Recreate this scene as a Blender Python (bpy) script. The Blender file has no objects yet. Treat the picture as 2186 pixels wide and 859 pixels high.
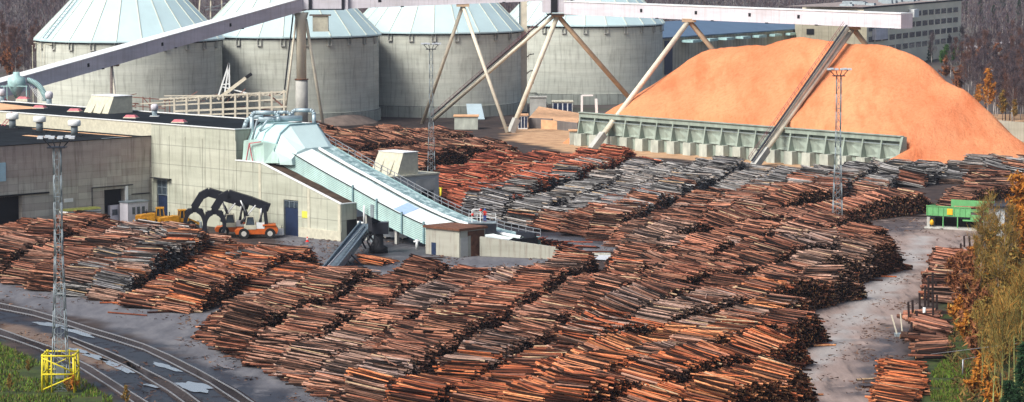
import bpy, math, random
import numpy as np
R = math.radians
S = bpy.context.scene
C = S.collection
rnd = random.Random(7)
# ------------------------------------------------------------------ camera
CAMZ, FPX, PITCH = 50.0, 6000.0, math.atan(581.5/6000.0)
cam = bpy.data.cameras.new('camera'); cam.sensor_width = 36; cam.lens = FPX/2186*36
cam.clip_end = 20000; cam.clip_start = 1
co = bpy.data.objects.new('camera', cam); C.objects.link(co)
co.location = (0, 0, CAMZ); co.rotation_euler = (R(90)-PITCH, 0, 0)
S.camera = co
S.render.resolution_x, S.render.resolution_y = 1024, 402
cp, sp = math.cos(PITCH), math.sin(PITCH)
def ray(px, py):
    x = (px-1093)/FPX; y = -(py-429.5)/FPX
    return (x, cp+y*sp, -sp+y*cp)
def G(px, py, z=0.0):
    d = ray(px, py); t = (z-CAMZ)/d[2]
    return (d[0]*t, d[1]*t, z)
def AT(px, py, Y):
    d = ray(px, py); t = Y/d[1]
    return (d[0]*t, Y, CAMZ+d[2]*t)
def ZAT(py, Y, px=1093):
    return AT(px, py, Y)[2]
def proj(x, y, z):
    x = np.asarray(x, float); y = np.asarray(y, float); z = np.asarray(z, float)-CAMZ
    f = y*cp - z*sp; u = y*sp + z*cp
    return 1093+FPX*x/f, 429.5-FPX*u/f
# ------------------------------------------------------------------ props
def tag(o, label=None, cat=None, group=None, kind=None):
    if label: o['label'] = label
    if cat: o['category'] = cat
    if group: o['group'] = group
    if kind: o['kind'] = kind
    return o
def thing(name, label, cat, loc=(0, 0, 0), rz=0.0, group=None):
    o = bpy.data.objects.new(name, None); C.objects.link(o)
    o.location = loc; o.rotation_euler = (0, 0, rz); o.empty_display_size = .5
    return tag(o, label, cat, group)
def copy_tree(o, parent=None):
    c = o.copy(); C.objects.link(c)
    if parent: c.parent = parent
    for ch in list(o.children): copy_tree(ch, c)
    return c
# ------------------------------------------------------------------ mesh builder
def vsub(a, b): return (a[0]-b[0], a[1]-b[1], a[2]-b[2])
def vadd(a, b): return (a[0]+b[0], a[1]+b[1], a[2]+b[2])
def vmul(a, s): return (a[0]*s, a[1]*s, a[2]*s)
def cross(a, b): return (a[1]*b[2]-a[2]*b[1], a[2]*b[0]-a[0]*b[2], a[0]*b[1]-a[1]*b[0])
def norm(a):
    l = math.sqrt(a[0]**2+a[1]**2+a[2]**2) or 1; return (a[0]/l, a[1]/l, a[2]/l)
class MB:
    def __init__(s, frame=None):
        s.v = []; s.f = []; s.m = []; s.fr = frame; s.sm = []; s.mi = 0
    def pt(s, p):
        if s.fr:
            o, ex, ey = s.fr
            p = (o[0]+p[0]*ex[0]+p[1]*ey[0], o[1]+p[0]*ex[1]+p[1]*ey[1], p[2])
        s.v.append(p); return len(s.v)-1
    def face(s, pts, smooth=False):
        s.f.append([s.pt(p) for p in pts]); s.m.append(s.mi); s.sm.append(smooth)
    def idx(s, ids, smooth=False):
        s.f.append(list(ids)); s.m.append(s.mi); s.sm.append(smooth)
    def hex8(s, b, t):
        i = [s.pt(p) for p in b]+[s.pt(p) for p in t]; n = len(b)
        s.idx(i[:n][::-1]); s.idx(i[n:])
        for k in range(n):
            s.idx((i[k], i[(k+1) % n], i[n+(k+1) % n], i[n+k]))
        return s
    def box(s, x0, x1, y0, y1, z0, z1):
        return s.hex8([(x0,y0,z0),(x1,y0,z0),(x1,y1,z0),(x0,y1,z0)], [(x0,y0,z1),(x1,y0,z1),(x1,y1,z1),(x0,y1,z1)])
    def cut(s, x0, x1, y0, y1, z0, z1, ix, iy=None):   # tapered block
        iy = ix if iy is None else iy
        return s.hex8([(x0,y0,z0),(x1,y0,z0),(x1,y1,z0),(x0,y1,z0)], [(x0+ix,y0+iy,z1),(x1-ix,y0+iy,z1),(x1-ix,y1-iy,z1),(x0+ix,y1-iy,z1)])
    def prism_y(s, prof, y0, y1):     # profile in x,z extruded along y
        return s.hex8([(x, y0, z) for x, z in prof], [(x, y1, z) for x, z in prof])
    def prism_x(s, prof, x0, x1):
        return s.hex8([(x0, y, z) for y, z in prof], [(x1, y, z) for y, z in prof])
    def prism_z(s, prof, z0, z1):
        return s.hex8([(x, y, z0) for x, y in prof], [(x, y, z1) for x, y in prof])
    def tube(s, p, q, r1, r2=None, n=8, caps=True, smooth=True):
        r2 = r1 if r2 is None else r2
        d = norm(vsub(q, p)); up = (0, 0, 1) if abs(d[2]) < .95 else (1, 0, 0)
        a = norm(cross(d, up)); b = cross(d, a)
        A = []; B = []
        for k in range(n):
            t = 2*math.pi*k/n; c_, s_ = math.cos(t), math.sin(t)
            o = (a[0]*c_+b[0]*s_, a[1]*c_+b[1]*s_, a[2]*c_+b[2]*s_)
            A.append(s.pt(vadd(p, vmul(o, r1)))); B.append(s.pt(vadd(q, vmul(o, r2))))
        for k in range(n):
            s.idx((A[k], B[k], B[(k+1) % n], A[(k+1) % n]), smooth)
        if caps: s.idx(A); s.idx(B[::-1])
        return s
    def beam(s, p, q, w, h=None):
        h = w if h is None else h
        d = norm(vsub(q, p)); up = (0, 0, 1) if abs(d[2]) < .98 else (0, 1, 0)
        a = norm(cross(d, up)); b = cross(a, d)
        def ring(c): return [vadd(vadd(c, vmul(a, sa*w/2)), vmul(b, sb*h/2)) for sa, sb in ((-1,-1),(1,-1),(1,1),(-1,1))]
        return s.hex8(ring(p), ring(q))
    def path(s, pts, r, n=8):
        for i in range(len(pts)-1): s.tube(pts[i], pts[i+1], r, n=n)
        return s
    def lathe(s, c, prof, n=16, smooth=True, cap=True):
        rings = []
        for r, z in prof:
            rings.append([s.pt((c[0]+r*math.cos(2*math.pi*k/n), c[1]+r*math.sin(2*math.pi*k/n), c[2]+z)) for k in range(n)])
        for i in range(len(rings)-1):
            for k in range(n):
                s.idx((rings[i][k], rings[i][(k+1) % n], rings[i+1][(k+1) % n], rings[i+1][k]), smooth)
        if cap: s.idx(rings[0][::-1]); s.idx(rings[-1])
        return s
    def build(s, name, mats, parent=None, base=None, local=False, uv=None):
        if not isinstance(mats, (list, tuple)): mats = [mats]
        off = (0, 0, 0)
        if parent is not None and not local:
            r = parent
            while r.parent is not None: r = r.parent
            off = tuple(r.location)
        if base is not None: off = base
        V = np.array(s.v, dtype=float) if s.v else np.zeros((0, 3))
        me = bpy.data.meshes.new(name)
        me.from_pydata((V-np.array(off)).tolist(), [], s.f)
        for m_ in mats: me.materials.append(m_)
        me.polygons.foreach_set('material_index', s.m)
        me.polygons.foreach_set('use_smooth', s.sm)
        ul = me.uv_layers.new(name='UVMap')
        uvs = np.zeros((len(me.loops), 2)); li = 0
        for f in s.f:
            P = V[f]
            if uv is not None:
                q = uv(P)
            else:
                n_ = np.cross(P[1]-P[0], P[-1]-P[0]) if len(f) == 3 else np.cross(P[2]-P[0], P[-1]-P[1])
                h_ = math.hypot(n_[0], n_[1])
                if h_ > abs(n_[2])*.7 and h_ > 0:
                    t_ = np.array([-n_[1], n_[0]])/h_
                    q = np.stack([P[:, :2]@t_, P[:, 2]], 1)
                else: q = P[:, :2]
            uvs[li:li+len(f)] = q; li += len(f)
        ul.data.foreach_set('uv', uvs.ravel())
        o = bpy.data.objects.new(name, me); C.objects.link(o)
        if parent is not None: o.parent = parent
        if base is not None: o.location = base
        me.validate(); me.update()
        return o
# ------------------------------------------------------------------ materials
def newmat(name):
    m = bpy.data.materials.new(name); m.use_nodes = True
    nt = m.node_tree; b = nt.nodes['Principled BSDF']
    return m, nt, b
def N(nt, t, **k):
    n = nt.nodes.new(t)
    for a, v in k.items():
        if a in n.inputs.keys() if isinstance(a, str) else False: n.inputs[a].default_value = v
        else: setattr(n, a, v)
    return n
def ramp(nt, fac, stops):
    r = nt.nodes.new('ShaderNodeValToRGB'); cr = r.color_ramp
    while len(cr.elements) < len(stops): cr.elements.new(.5)
    for e, (p, c) in zip(cr.elements, stops):
        e.position = p; e.color = (*c, 1) if len(c) == 3 else c
    nt.links.new(fac, r.inputs[0]); return r.outputs[0]
def noise(nt, vec, scale, detail=4, rough=.6):
    n = nt.nodes.new('ShaderNodeTexNoise'); n.inputs['Scale'].default_value = scale
    n.inputs['Detail'].default_value = detail; n.inputs['Roughness'].default_value = rough
    if vec is not None: nt.links.new(vec, n.inputs['Vector'])
    return n.outputs['Fac']
def mapping(nt, vec, scale):
    m = nt.nodes.new('ShaderNodeMapping'); m.inputs['Scale'].default_value = scale
    nt.links.new(vec, m.inputs['Vector']); return m.outputs[0]
def mix(nt, fac, a, b, mode='MIX'):
    m = nt.nodes.new('ShaderNodeMix'); m.data_type = 'RGBA'; m.blend_type = mode
    for sock, v in ((m.inputs[0], fac), (m.inputs[6], a), (m.inputs[7], b)):
        if isinstance(v, (int, float)): sock.default_value = v
        elif isinstance(v, tuple): sock.default_value = (*v, 1) if len(v) == 3 else v
        else: nt.links.new(v, sock)
    return m.outputs[2]
def coord(nt, which='Object'):
    return nt.nodes.new('ShaderNodeTexCoord').outputs[which]
def bump(nt, b, h, dist=.05, st=.5):
    n = nt.nodes.new('ShaderNodeBump'); n.inputs['Strength'].default_value = st; n.inputs['Distance'].default_value = dist
    nt.links.new(h, n.inputs['Height']); nt.links.new(n.outputs[0], b.inputs['Normal'])
def plain(name, col, rough=.7, var=.25, scale=1.5, metal=0.0, stretch=(1, 1, 1), spec=.3):
    m, nt, b = newmat(name)
    v = mapping(nt, coord(nt), stretch)
    n = noise(nt, v, scale, 5)
    dk = tuple(c*(1-var) for c in col); lt = tuple(min(1, c*(1+var*.6)) for c in col)
    nt.links.new(ramp(nt, n, [(.3, dk), (.7, lt)]), b.inputs['Base Color'])
    b.inputs['Roughness'].default_value = rough; b.inputs['Metallic'].default_value = metal
    b.inputs['Specular IOR Level'].default_value = spec
    return m
def panels(name, c1, c2, mortar, bw, bh, stain=(.1, .09, .07), stain_amt=.5, offset=0.0, msize=.02, grad=None):
    m, nt, b = newmat(name)
    uv = coord(nt, 'UV')
    br = nt.nodes.new('ShaderNodeTexBrick'); nt.links.new(uv, br.inputs['Vector'])
    br.offset = offset; br.inputs['Scale'].default_value = 1.0
    br.inputs['Brick Width'].default_value = bw; br.inputs['Row Height'].default_value = bh
    br.inputs['Mortar Size'].default_value = msize; br.inputs['Mortar Smooth'].default_value = .2; br.inputs['Bias'].default_value = 0
    br.inputs['Color1'].default_value = (*c1, 1); br.inputs['Color2'].default_value = (*c2, 1); br.inputs['Mortar'].default_value = (*mortar, 1)
    col = br.outputs['Color']
    if grad:   # real paint / weathering zone: (v0, v1, colour)
        sx = nt.nodes.new('ShaderNodeSeparateXYZ'); nt.links.new(uv, sx.inputs[0])
        mr = nt.nodes.new('ShaderNodeMapRange'); mr.inputs[1].default_value = grad[0]; mr.inputs[2].default_value = grad[1]
        ad = nt.nodes.new('ShaderNodeMath'); ad.operation = 'MULTIPLY_ADD'; ad.inputs[1].default_value = 6; 
        nn = noise(nt, mapping(nt, uv, (.25, .35, 1)), 1.0, 3); nt.links.new(nn, ad.inputs[0]); nt.links.new(sx.outputs[1], ad.inputs[2])
        nt.links.new(ad.outputs[0], mr.inputs[0])
        col = mix(nt, mr.outputs[0], col, mix(nt, .75, col, grad[2]))
    n1 = noise(nt, mapping(nt, uv, (1.2, .12, 1)), 1.0, 6, .65)
    n2 = noise(nt, mapping(nt, uv, (.08, .5, 1)), 1.0, 4)
    f1 = ramp(nt, n1, [(.5, (0, 0, 0)), (.78, (1, 1, 1))])
    mm = nt.nodes.new('ShaderNodeMath'); mm.operation = 'MULTIPLY'; mm.inputs[1].default_value = stain_amt
    nt.links.new(f1, mm.inputs[0])
    col = mix(nt, mm.outputs[0], col, stain)
    col = mix(nt, 1.0, col, ramp(nt, n2, [(.3, (.82, .82, .8)), (.7, (1.08, 1.08, 1.08))]), 'MULTIPLY')
    nt.links.new(col, b.inputs['Base Color']); b.inputs['Roughness'].default_value = .85
    b.inputs['Specular IOR Level'].default_value = .2
    bump(nt, b, noise(nt, uv, 3, 6), .03, .3)
    return m
M = {}
M['brown_wall'] = panels('brown_wall', (.58,.56,.48), (.44,.40,.35), (.22,.20,.17), 3.05, 1.15, (.10,.07,.055), .75, grad=(10, 15, (.44,.34,.30)))
M['cream_wall'] = panels('cream_wall', (.52,.53,.43), (.46,.48,.39), (.32,.33,.27), 6.1, 3.3, (.17,.16,.13), .75, msize=.07)
M['cream'] = plain('cream', (.56,.54,.42), .8, .18)
M['roof_felt'] = plain('roof_felt', (.016,.020,.024), .95, .5, .25, spec=.05)
M['silo'] = panels('silo', (.60,.62,.54), (.56,.585,.51), (.47,.49,.43), 60, 1.3, (.17,.165,.14), .7, msize=.04)
M['silo_base'] = panels('silo_base', (.40,.43,.38), (.34,.37,.33), (.12,.12,.11), 3.2, 3.0, (.07,.07,.06), .8, msize=.05)
M['silo_roof'] = plain('silo_roof', (.52,.68,.69), .5, .12, .12)
M['rib'] = plain('rib', (.62,.66,.56), .6, .1)
M['dark'] = plain('dark', (.012,.013,.016), .8, .3)
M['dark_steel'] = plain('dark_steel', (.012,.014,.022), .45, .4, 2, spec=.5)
M['gallery'] = panels('gallery', (.69,.67,.72), (.65,.63,.68), (.56,.54,.58), 2.4, 40, (.34,.31,.29), .4, msize=.05)
M['white'] = plain('white', (.80,.82,.80), .5, .06)
M['pole_cream'] = plain('pole_cream', (.70,.64,.50), .6, .2, .5)
M['pole_rust'] = plain('pole_rust', (.55,.40,.26), .7, .25, .4)
M['concrete'] = plain('concrete', (.46,.46,.42), .85, .3, .4)
M['concrete_green'] = plain('concrete_green', (.31,.37,.31), .85, .35, .5, stretch=(1,1,.3))
M['concrete_block'] = plain('concrete_block', (.46,.49,.42), .85, .3, .7, stretch=(1,1,.4))
M['cyan'] = plain('cyan', (.38,.58,.56), .45, .3, .8)
M['column_cream'] = plain('column_cream', (.86,.79,.62), .6, .1, .4)
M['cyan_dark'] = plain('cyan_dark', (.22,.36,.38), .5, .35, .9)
M['deck_white'] = plain('deck_white', (.76,.84,.81), .45, .22, .35, stretch=(1,1,1))
M['deck_patch'] = plain('deck_patch', (.34,.47,.66), .5, .1)
M['steel'] = plain('steel', (.30,.36,.40), .45, .3, 1.2, .3)
M['galv'] = plain('galv', (.26,.31,.33), .5, .25, 1.0, .2)
M['yellow'] = plain('yellow', (.72,.60,.03), .5, .2)
M['loader_yellow'] = plain('loader_yellow', (.50,.23,.015), .45, .4, 2)
M['orange'] = plain('orange', (.58,.12,.02), .45, .15)
M['tyre'] = plain('tyre', (.018,.018,.018), .8, .3)
M['rim'] = plain('rim', (.55,.53,.48), .5, .2)
M['glass'] = plain('glass', (.03,.04,.05), .15, .1, spec=.6)
M['winglass'] = plain('winglass', (.05,.07,.09), .2, .5, 2, spec=.6)
M['blue_door'] = plain('blue_door', (.02,.035,.08), .5, .3)
M['red_dome'] = plain('red_dome', (.55,.15,.17), .5, .25)
M['red'] = plain('red', (.6,.03,.02), .5, .1)
M['blue'] = plain('blue', (.04,.12,.45), .6, .1)
M['skin'] = plain('skin', (.5,.3,.22), .6, .05)
M['green'] = plain('green', (.14,.40,.15), .5, .2, .8)
M['rust'] = plain('rust', (.16,.07,.04), .9, .5, 1.5)
M['moss'] = plain('moss', (.16,.17,.04), .95, .5, 2)
M['brown_ledge'] = plain('brown_ledge', (.07,.045,.03), .9, .6, .8)
M['blue_roof'] = plain('blue_roof', (.10,.16,.24), .6, .1, .2)
M['pipe'] = plain('pipe', (.38,.48,.52), .45, .15, 1.0, .2)
M['rail'] = plain('rail', (.34,.35,.37), .35, .2, 1, .4)
M['ballast'] = plain('ballast', (.055,.045,.045), .95, .6, 4)
M['sign_orange'] = plain('sign_orange', (.85,.45,.02), .5, .05)
M['sludge_wall'] = panels('sludge_wall', (.42,.42,.35), (.38,.37,.32), (.2,.2,.18), 4, 5, (.12,.04,.03), .7)
M['chip_wall'] = panels('chip_wall', (.22,.20,.19), (.17,.16,.155), (.1,.1,.1), .5, 6, (.10,.05,.03), .5)
# ------------------------------------------------------------------ world, sun
w = bpy.data.worlds.new('World'); S.world = w; w.use_nodes = True
nt = w.node_tree; bg = nt.nodes['Background']
sky = nt.nodes.new('ShaderNodeTexSky'); sky.sky_type = 'NISHITA'; sky.sun_disc = False
SUN_EL, SUN_AZ = 46.0, 230.0      # azimuth of the sun, clockwise from +Y
sky.sun_elevation = R(SUN_EL); sky.sun_rotation = R(SUN_AZ)
sky.air_density = 1.0; sky.dust_density = 4.0; sky.ozone_density = 1.0
nt.links.new(sky.outputs[0], bg.inputs['Color']); bg.inputs['Strength'].default_value = .092
sl = bpy.data.lights.new('sun', 'SUN'); sl.energy = 2.6; sl.angle = R(28); sl.color = (1, .98, .95)
so = bpy.data.objects.new('sun', sl); C.objects.link(so)
so.rotation_euler = (R(90-SUN_EL), 0, R(180-SUN_AZ)); so.location = (-100, 0, 200)
S.view_settings.view_transform = 'Standard'; S.view_settings.look = 'None'
S.view_settings.exposure = 0.66; S.view_settings.gamma = 1
S.view_settings.use_curve_mapping = False
S.render.engine = 'CYCLES'
S.cycles.max_bounces = 4; S.cycles.diffuse_bounces = 1; S.cycles.glossy_bounces = 2
# ------------------------------------------------------------------ frames
OB = (-62.0, 482.0); E1 = (.717, -.697); E2 = (.697, .717)
FB = (OB, E1, E2)
def a_of(px, b):    # a so that building point (a, b) shows in pixel column px
    k = (px-1093)/FPX
    # y/cos: use depth f = y*cp (approx z near 0..10 ignored)
    f = lambda a: (OB[0]+a*E1[0]+b*E2[0]) - k*((OB[1]+a*E1[1]+b*E2[1])*cp+4)
    lo, hi = -200, 200
    for _ in range(60):
        m_ = (lo+hi)/2
        if f(m_) > 0: hi = m_
        else: lo = m_
    return lo
def b_of(px, a):
    k = (px-1093)/FPX
    f = lambda b: (OB[0]+a*E1[0]+b*E2[0]) - k*((OB[1]+a*E1[1]+b*E2[1])*cp+4)
    lo, hi = -200, 200
    for _ in range(60):
        m_ = (lo+hi)/2
        if f(m_) > 0: hi = m_
        else: lo = m_
    return lo
def W(a, b, z=0): return (OB[0]+a*E1[0]+b*E2[0], OB[1]+a*E1[1]+b*E2[1], z)
def zb(py, a, b): return ZAT(py, W(a, b)[1])
# ------------------------------------------------------------------ ground
def inpoly(x, y, P):
    r = np.zeros(x.shape, bool); n = len(P)
    for i in range(n):
        x0, y0 = P[i][0], P[i][1]; x1, y1 = P[(i+1) % n][0], P[(i+1) % n][1]
        c = ((y0 > y) != (y1 > y)) & (x < (x1-x0)*(y-y0)/((y1-y0) if y1 != y0 else 1e-9)+x0)
        r ^= c
    return r
def vnoise(x, y, seed):      # smooth value noise on arrays
    rs = np.random.RandomState(seed); T = rs.rand(256, 256)
    xi = np.floor(x).astype(int); yi = np.floor(y).astype(int); fx = x-xi; fy = y-yi
    fx = fx*fx*(3-2*fx); fy = fy*fy*(3-2*fy)
    g = lambda a, b: T[a % 256, b % 256]
    return (g(xi, yi)*(1-fx)+g(xi+1, yi)*fx)*(1-fy)+(g(xi, yi+1)*(1-fx)+g(xi+1, yi+1)*fx)*fy
def gp(pts): return [G(*p) for p in pts]
def dist_poly(x, y, P):
    d = np.full(x.shape, 1e9); n = len(P)
    for i in range(n):
        ax, ay = P[i][0], P[i][1]; bx, by = P[(i+1) % n][0], P[(i+1) % n][1]
        L = (bx-ax)**2+(by-ay)**2+1e-9
        t = np.clip(((x-ax)*(bx-ax)+(y-ay)*(by-ay))/L, 0, 1)
        d = np.minimum(d, np.hypot(x-ax-t*(bx-ax), y-ay-t*(by-ay)))
    return d
def soft(x, y, P, wd):       # 0..1 mask with noisy soft edge
    s_ = dist_poly(x, y, P)*np.where(inpoly(x, y, P), 1, -1)
    s_ = s_ + (vnoise(x/2.5, y/2.5, 5)-.5)*wd*1.2 + (vnoise(x/9, y/9, 6)-.5)*wd
    return np.clip(s_/wd+.5, 0, 1)
def mesh_np(name, V, F, mats, smooth=False, attrs=None, fattr=None, mi=None):
    """V (n,3), F list of equal-size faces (m,k)"""
    me = bpy.data.meshes.new(name); F = np.asarray(F)
    me.vertices.add(len(V)); me.vertices.foreach_set('co', np.asarray(V, float).ravel())
    k = F.shape[1]
    me.loops.add(F.size); me.loops.foreach_set('vertex_index', F.ravel().astype(np.int32))
    me.polygons.add(len(F)); me.polygons.foreach_set('loop_start', np.arange(0, F.size, k, dtype=np.int32))
    try: me.polygons.foreach_set('loop_total', np.full(len(F), k, dtype=np.int32))
    except Exception: pass
    if mi is not None: me.polygons.foreach_set('material_index', np.asarray(mi, np.int32))
    me.polygons.foreach_set('use_smooth', np.full(len(F), smooth))
    for m_ in (mats if isinstance(mats, (list, tuple)) else [mats]): me.materials.append(m_)
    for nm, arr in (attrs or {}).items():
        a = me.attributes.new(nm, 'FLOAT_COLOR', 'POINT'); a.data.foreach_set('color', np.asarray(arr, float).ravel())
    for nm, arr in (fattr or {}).items():
        a = me.attributes.new(nm, 'FLOAT_COLOR', 'FACE'); a.data.foreach_set('color', np.asarray(arr, float).ravel())
    me.update(calc_edges=True)
    return me
def grid(xs, ys, zf):
    X, Y = np.meshgrid(xs, ys); Z = zf(X, Y)
    V = np.stack([X, Y, Z], -1).reshape(-1, 3); nx, ny = len(xs), len(ys)
    I = np.arange(nx*ny).reshape(ny, nx)
    F = np.stack([I[:-1, :-1], I[:-1, 1:], I[1:, 1:], I[1:, :-1]], -1).reshape(-1, 4)
    return X, Y, V, F
# far ground sheet
m, nt, b = newmat('earth')
o3 = coord(nt)
nt.links.new(ramp(nt, noise(nt, o3, .02, 6), [(.3, (.055,.045,.045)), (.55, (.085,.068,.06)), (.75, (.06,.07,.035))]), b.inputs['Base Color'])
b.inputs['Roughness'].default_value = .95
M['earth'] = m
mb = MB(); 
q = [(-1500,-200),(1500,-200),(1500,3200),(-1500,3200)]
mb.face([(x, y, -.06) for x, y in q]); gobj = mb.build('ground', M['earth']); tag(gobj, kind='structure')
# yard sheet with soil / asphalt / wet / grass masks (surface differences, plus painted shade at the log foot)
xs = np.arange(-150, 150, .8); ys = np.arange(262, 760, .8)
X, Y, V, F = grid(xs, ys, lambda x, y: (vnoise(x/14, y/14, 2)-.5)*.10)
asph = soft(X, Y, gp([(-300,590),(0,600),(220,640),(420,665),(560,628),(700,585),(780,560),(820,560),(1000,700),(1100,1000),(560,900),(430,800),(250,705),(0,640),(-300,575)]), 3)
asph2 = soft(X, Y, gp([(560,490),(1330,510),(1300,545),(1000,600),(680,600)]), 2)
dirt = soft(X, Y, gp([(1560,950),(1640,700),(1800,610),(1900,540),(1700,500),(1850,450),(2080,440),(2120,560),(2010,600),(1930,700),(1900,860),(1880,960)]), 4)
lane = soft(X, Y, gp([(1680,980),(1700,860),(1760,780),(1830,700),(1930,600),(1990,520),(1975,500),(1890,560),(1790,680),(1730,780),(1690,840),(1650,980)]), 2.5)
lane = lane if True else np.maximum(lane, soft(X, Y, gp([(1690,980),(1830,980),(1850,800),(1900,700),(2010,560),(1970,530),(1850,660),(1760,760)]), 3)*.8)
grass = np.maximum(soft(X, Y, gp([(-400,650),(0,728),(90,770),(240,850),(300,1000),(-400,1000)]), 3), soft(X, Y, gp([(1960,1000),(1960,780),(2040,600),(2120,520),(2400,470),(2600,1000)]), 4))
mask = np.stack([np.clip(asph+asph2, 0, 1), dirt, lane, grass], -1).reshape(-1, 4)
wet_shade = np.maximum.reduce([soft(X, Y, gp([(0,718),(240,850),(330,900),(700,930),(640,862),(520,800),(380,745),(250,710),(120,690),(0,672)]), 4),soft(X, Y, gp([(-200,650),(60,668),(200,715),(330,790),(440,859),(520,900),(500,900),(400,870),(250,800),(100,715),(-200,670)]), 5),
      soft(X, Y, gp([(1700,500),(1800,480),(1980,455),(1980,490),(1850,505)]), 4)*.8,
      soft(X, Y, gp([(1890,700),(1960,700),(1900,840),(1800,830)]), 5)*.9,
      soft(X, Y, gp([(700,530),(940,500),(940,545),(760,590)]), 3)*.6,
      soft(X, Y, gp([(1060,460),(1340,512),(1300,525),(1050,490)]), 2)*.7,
      soft(X, Y, gp([(430,720),(600,800),(760,870),(740,800),(560,740)]), 3)])  # shade under the front log edge, painted into the ground as a dark band
chip = np.maximum(soft(X, Y, gp([(1080,300),(1100,262),(1240,262),(1240,235),(2400,235),(2400,350),(1990,380),(1500,345),(1250,328)]), 4), soft(X, Y, gp([(0,685),(250,765),(280,790),(230,790),(0,712)]), 1.5)*.35)
mask2 = np.stack([wet_shade, chip, chip*0, chip*0+1], -1).reshape(-1, 4)
m, nt, b = newmat('yard_surface')
at1 = nt.nodes.new('ShaderNodeAttribute'); at1.attribute_name = 'mask'
at2 = nt.nodes.new('ShaderNodeAttribute'); at2.attribute_name = 'maskb'
s1 = nt.nodes.new('ShaderNodeSeparateColor'); nt.links.new(at1.outputs['Color'], s1.inputs[0])
s2 = nt.nodes.new('ShaderNodeSeparateColor'); nt.links.new(at2.outputs['Color'], s2.inputs[0])
o3 = coord(nt)
nA = noise(nt, o3, .35, 8, .65); nB = noise(nt, mapping(nt, o3, (.5, .12, 1)), 1.0, 6, .6); nC = noise(nt, o3, 3.0, 6, .7)
nR = noise(nt, mapping(nt, o3, (.9, .10, 1)), .9, 6, .6)
soil = ramp(nt, nA, [(.3, (.022,.017,.016)), (.6, (.06,.042,.036)), (.8, (.12,.09,.075))])
asp = ramp(nt, nB, [(.25, (.085,.085,.095)), (.5, (.135,.135,.148)), (.75, (.20,.195,.20))])
drt = ramp(nt, nR, [(.30, (.10,.08,.075)), (.42, (.25,.19,.165)), (.75, (.37,.285,.25))])
lan = ramp(nt, nB, [(.3, (.29,.265,.25)), (.7, (.40,.37,.35))])
col = mix(nt, s1.outputs[0], soil, asp); col = mix(nt, s1.outputs[1], col, drt); col = mix(nt, s1.outputs[2], col, lan)
grs = ramp(nt, nA, [(.35, (.025,.03,.012)), (.55, (.05,.075,.015)), (.75, (.10,.07,.03))])
col = mix(nt, at1.outputs['Alpha'], col, grs)
wet_shade_fac = nt.nodes.new('ShaderNodeMath'); wet_shade_fac.operation = 'MULTIPLY'; nt.links.new(s2.outputs[0], wet_shade_fac.inputs[0])
nt.links.new(ramp(nt, nA, [(.32, (0,0,0)), (.46, (1,1,1))]), wet_shade_fac.inputs[1])
col = mix(nt, wet_shade_fac.outputs[0], col, mix(nt, .88, col, (.010,.010,.014)))
col = mix(nt, s2.outputs[1], col, ramp(nt, nA, [(.3, (.34,.19,.10)), (.7, (.62,.40,.23))]))
col = mix(nt, 1.0, col, ramp(nt, nC, [(.3, (.8,.8,.8)), (.7, (1.12,1.12,1.12))]), 'MULTIPLY')
nt.links.new(col, b.inputs['Base Color'])
nt.links.new(ramp(nt, wet_shade_fac.outputs[0], [(0, (.9,.9,.9)), (1, (.35,.35,.35))]), b.inputs['Roughness'])
b.inputs['Specular IOR Level'].default_value = .25
bump(nt, b, nC, .06, .5)
M['yard'] = m
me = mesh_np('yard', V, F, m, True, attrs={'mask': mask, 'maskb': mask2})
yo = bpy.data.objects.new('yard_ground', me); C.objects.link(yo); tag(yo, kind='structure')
# puddles
m, nt, b = newmat('puddle'); b.inputs['Base Color'].default_value = (.24,.26,.29,1); b.inputs['Roughness'].default_value = .06; bump(nt, b, noise(nt, coord(nt), 1.5, 4), .02, .25)
b.inputs['Specular IOR Level'].default_value = 1.0
M['puddle'] = m
def puddle(cx_, cy_, rx, ry, seed, slope=0.0):
    rs = random.Random(seed); mb = MB(); pts = []
    ph = [rs.uniform(0, 6.28) for _ in range(4)]
    for k in range(40):
        t = 2*math.pi*k/40; r_ = 1+.18*math.sin(2*t+ph[0])+.14*math.sin(3*t+ph[1])+.10*math.sin(5*t+ph[2])+.08*math.sin(9*t+ph[3])
        pts.append(G(cx_+rx*r_*math.cos(t), cy_+ry*r_*math.sin(t)+slope*rx*r_*math.cos(t), .075))
    mb.face(pts[::-1]); o = mb.build('puddle_water', M['puddle']); tag(o, kind='structure')
for i, a in enumerate([(170,749,20,4,1,.22),(203,762,26,4.5,2,.22),(256,783,34,8,3,.35),(355,783,26,5,4,.3),(415,826,40,9,5,.2),(165,708,40,5,6,.25),(120,695,45,4,7,.15),(325,824,16,3,8,.2),(480,708+75,18,2.5,9,.3),(1190,522,70,5,10,.09),(85,633,14,2,11,.1),(545,775,20,3,12,.4)]): puddle(*a)
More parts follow.
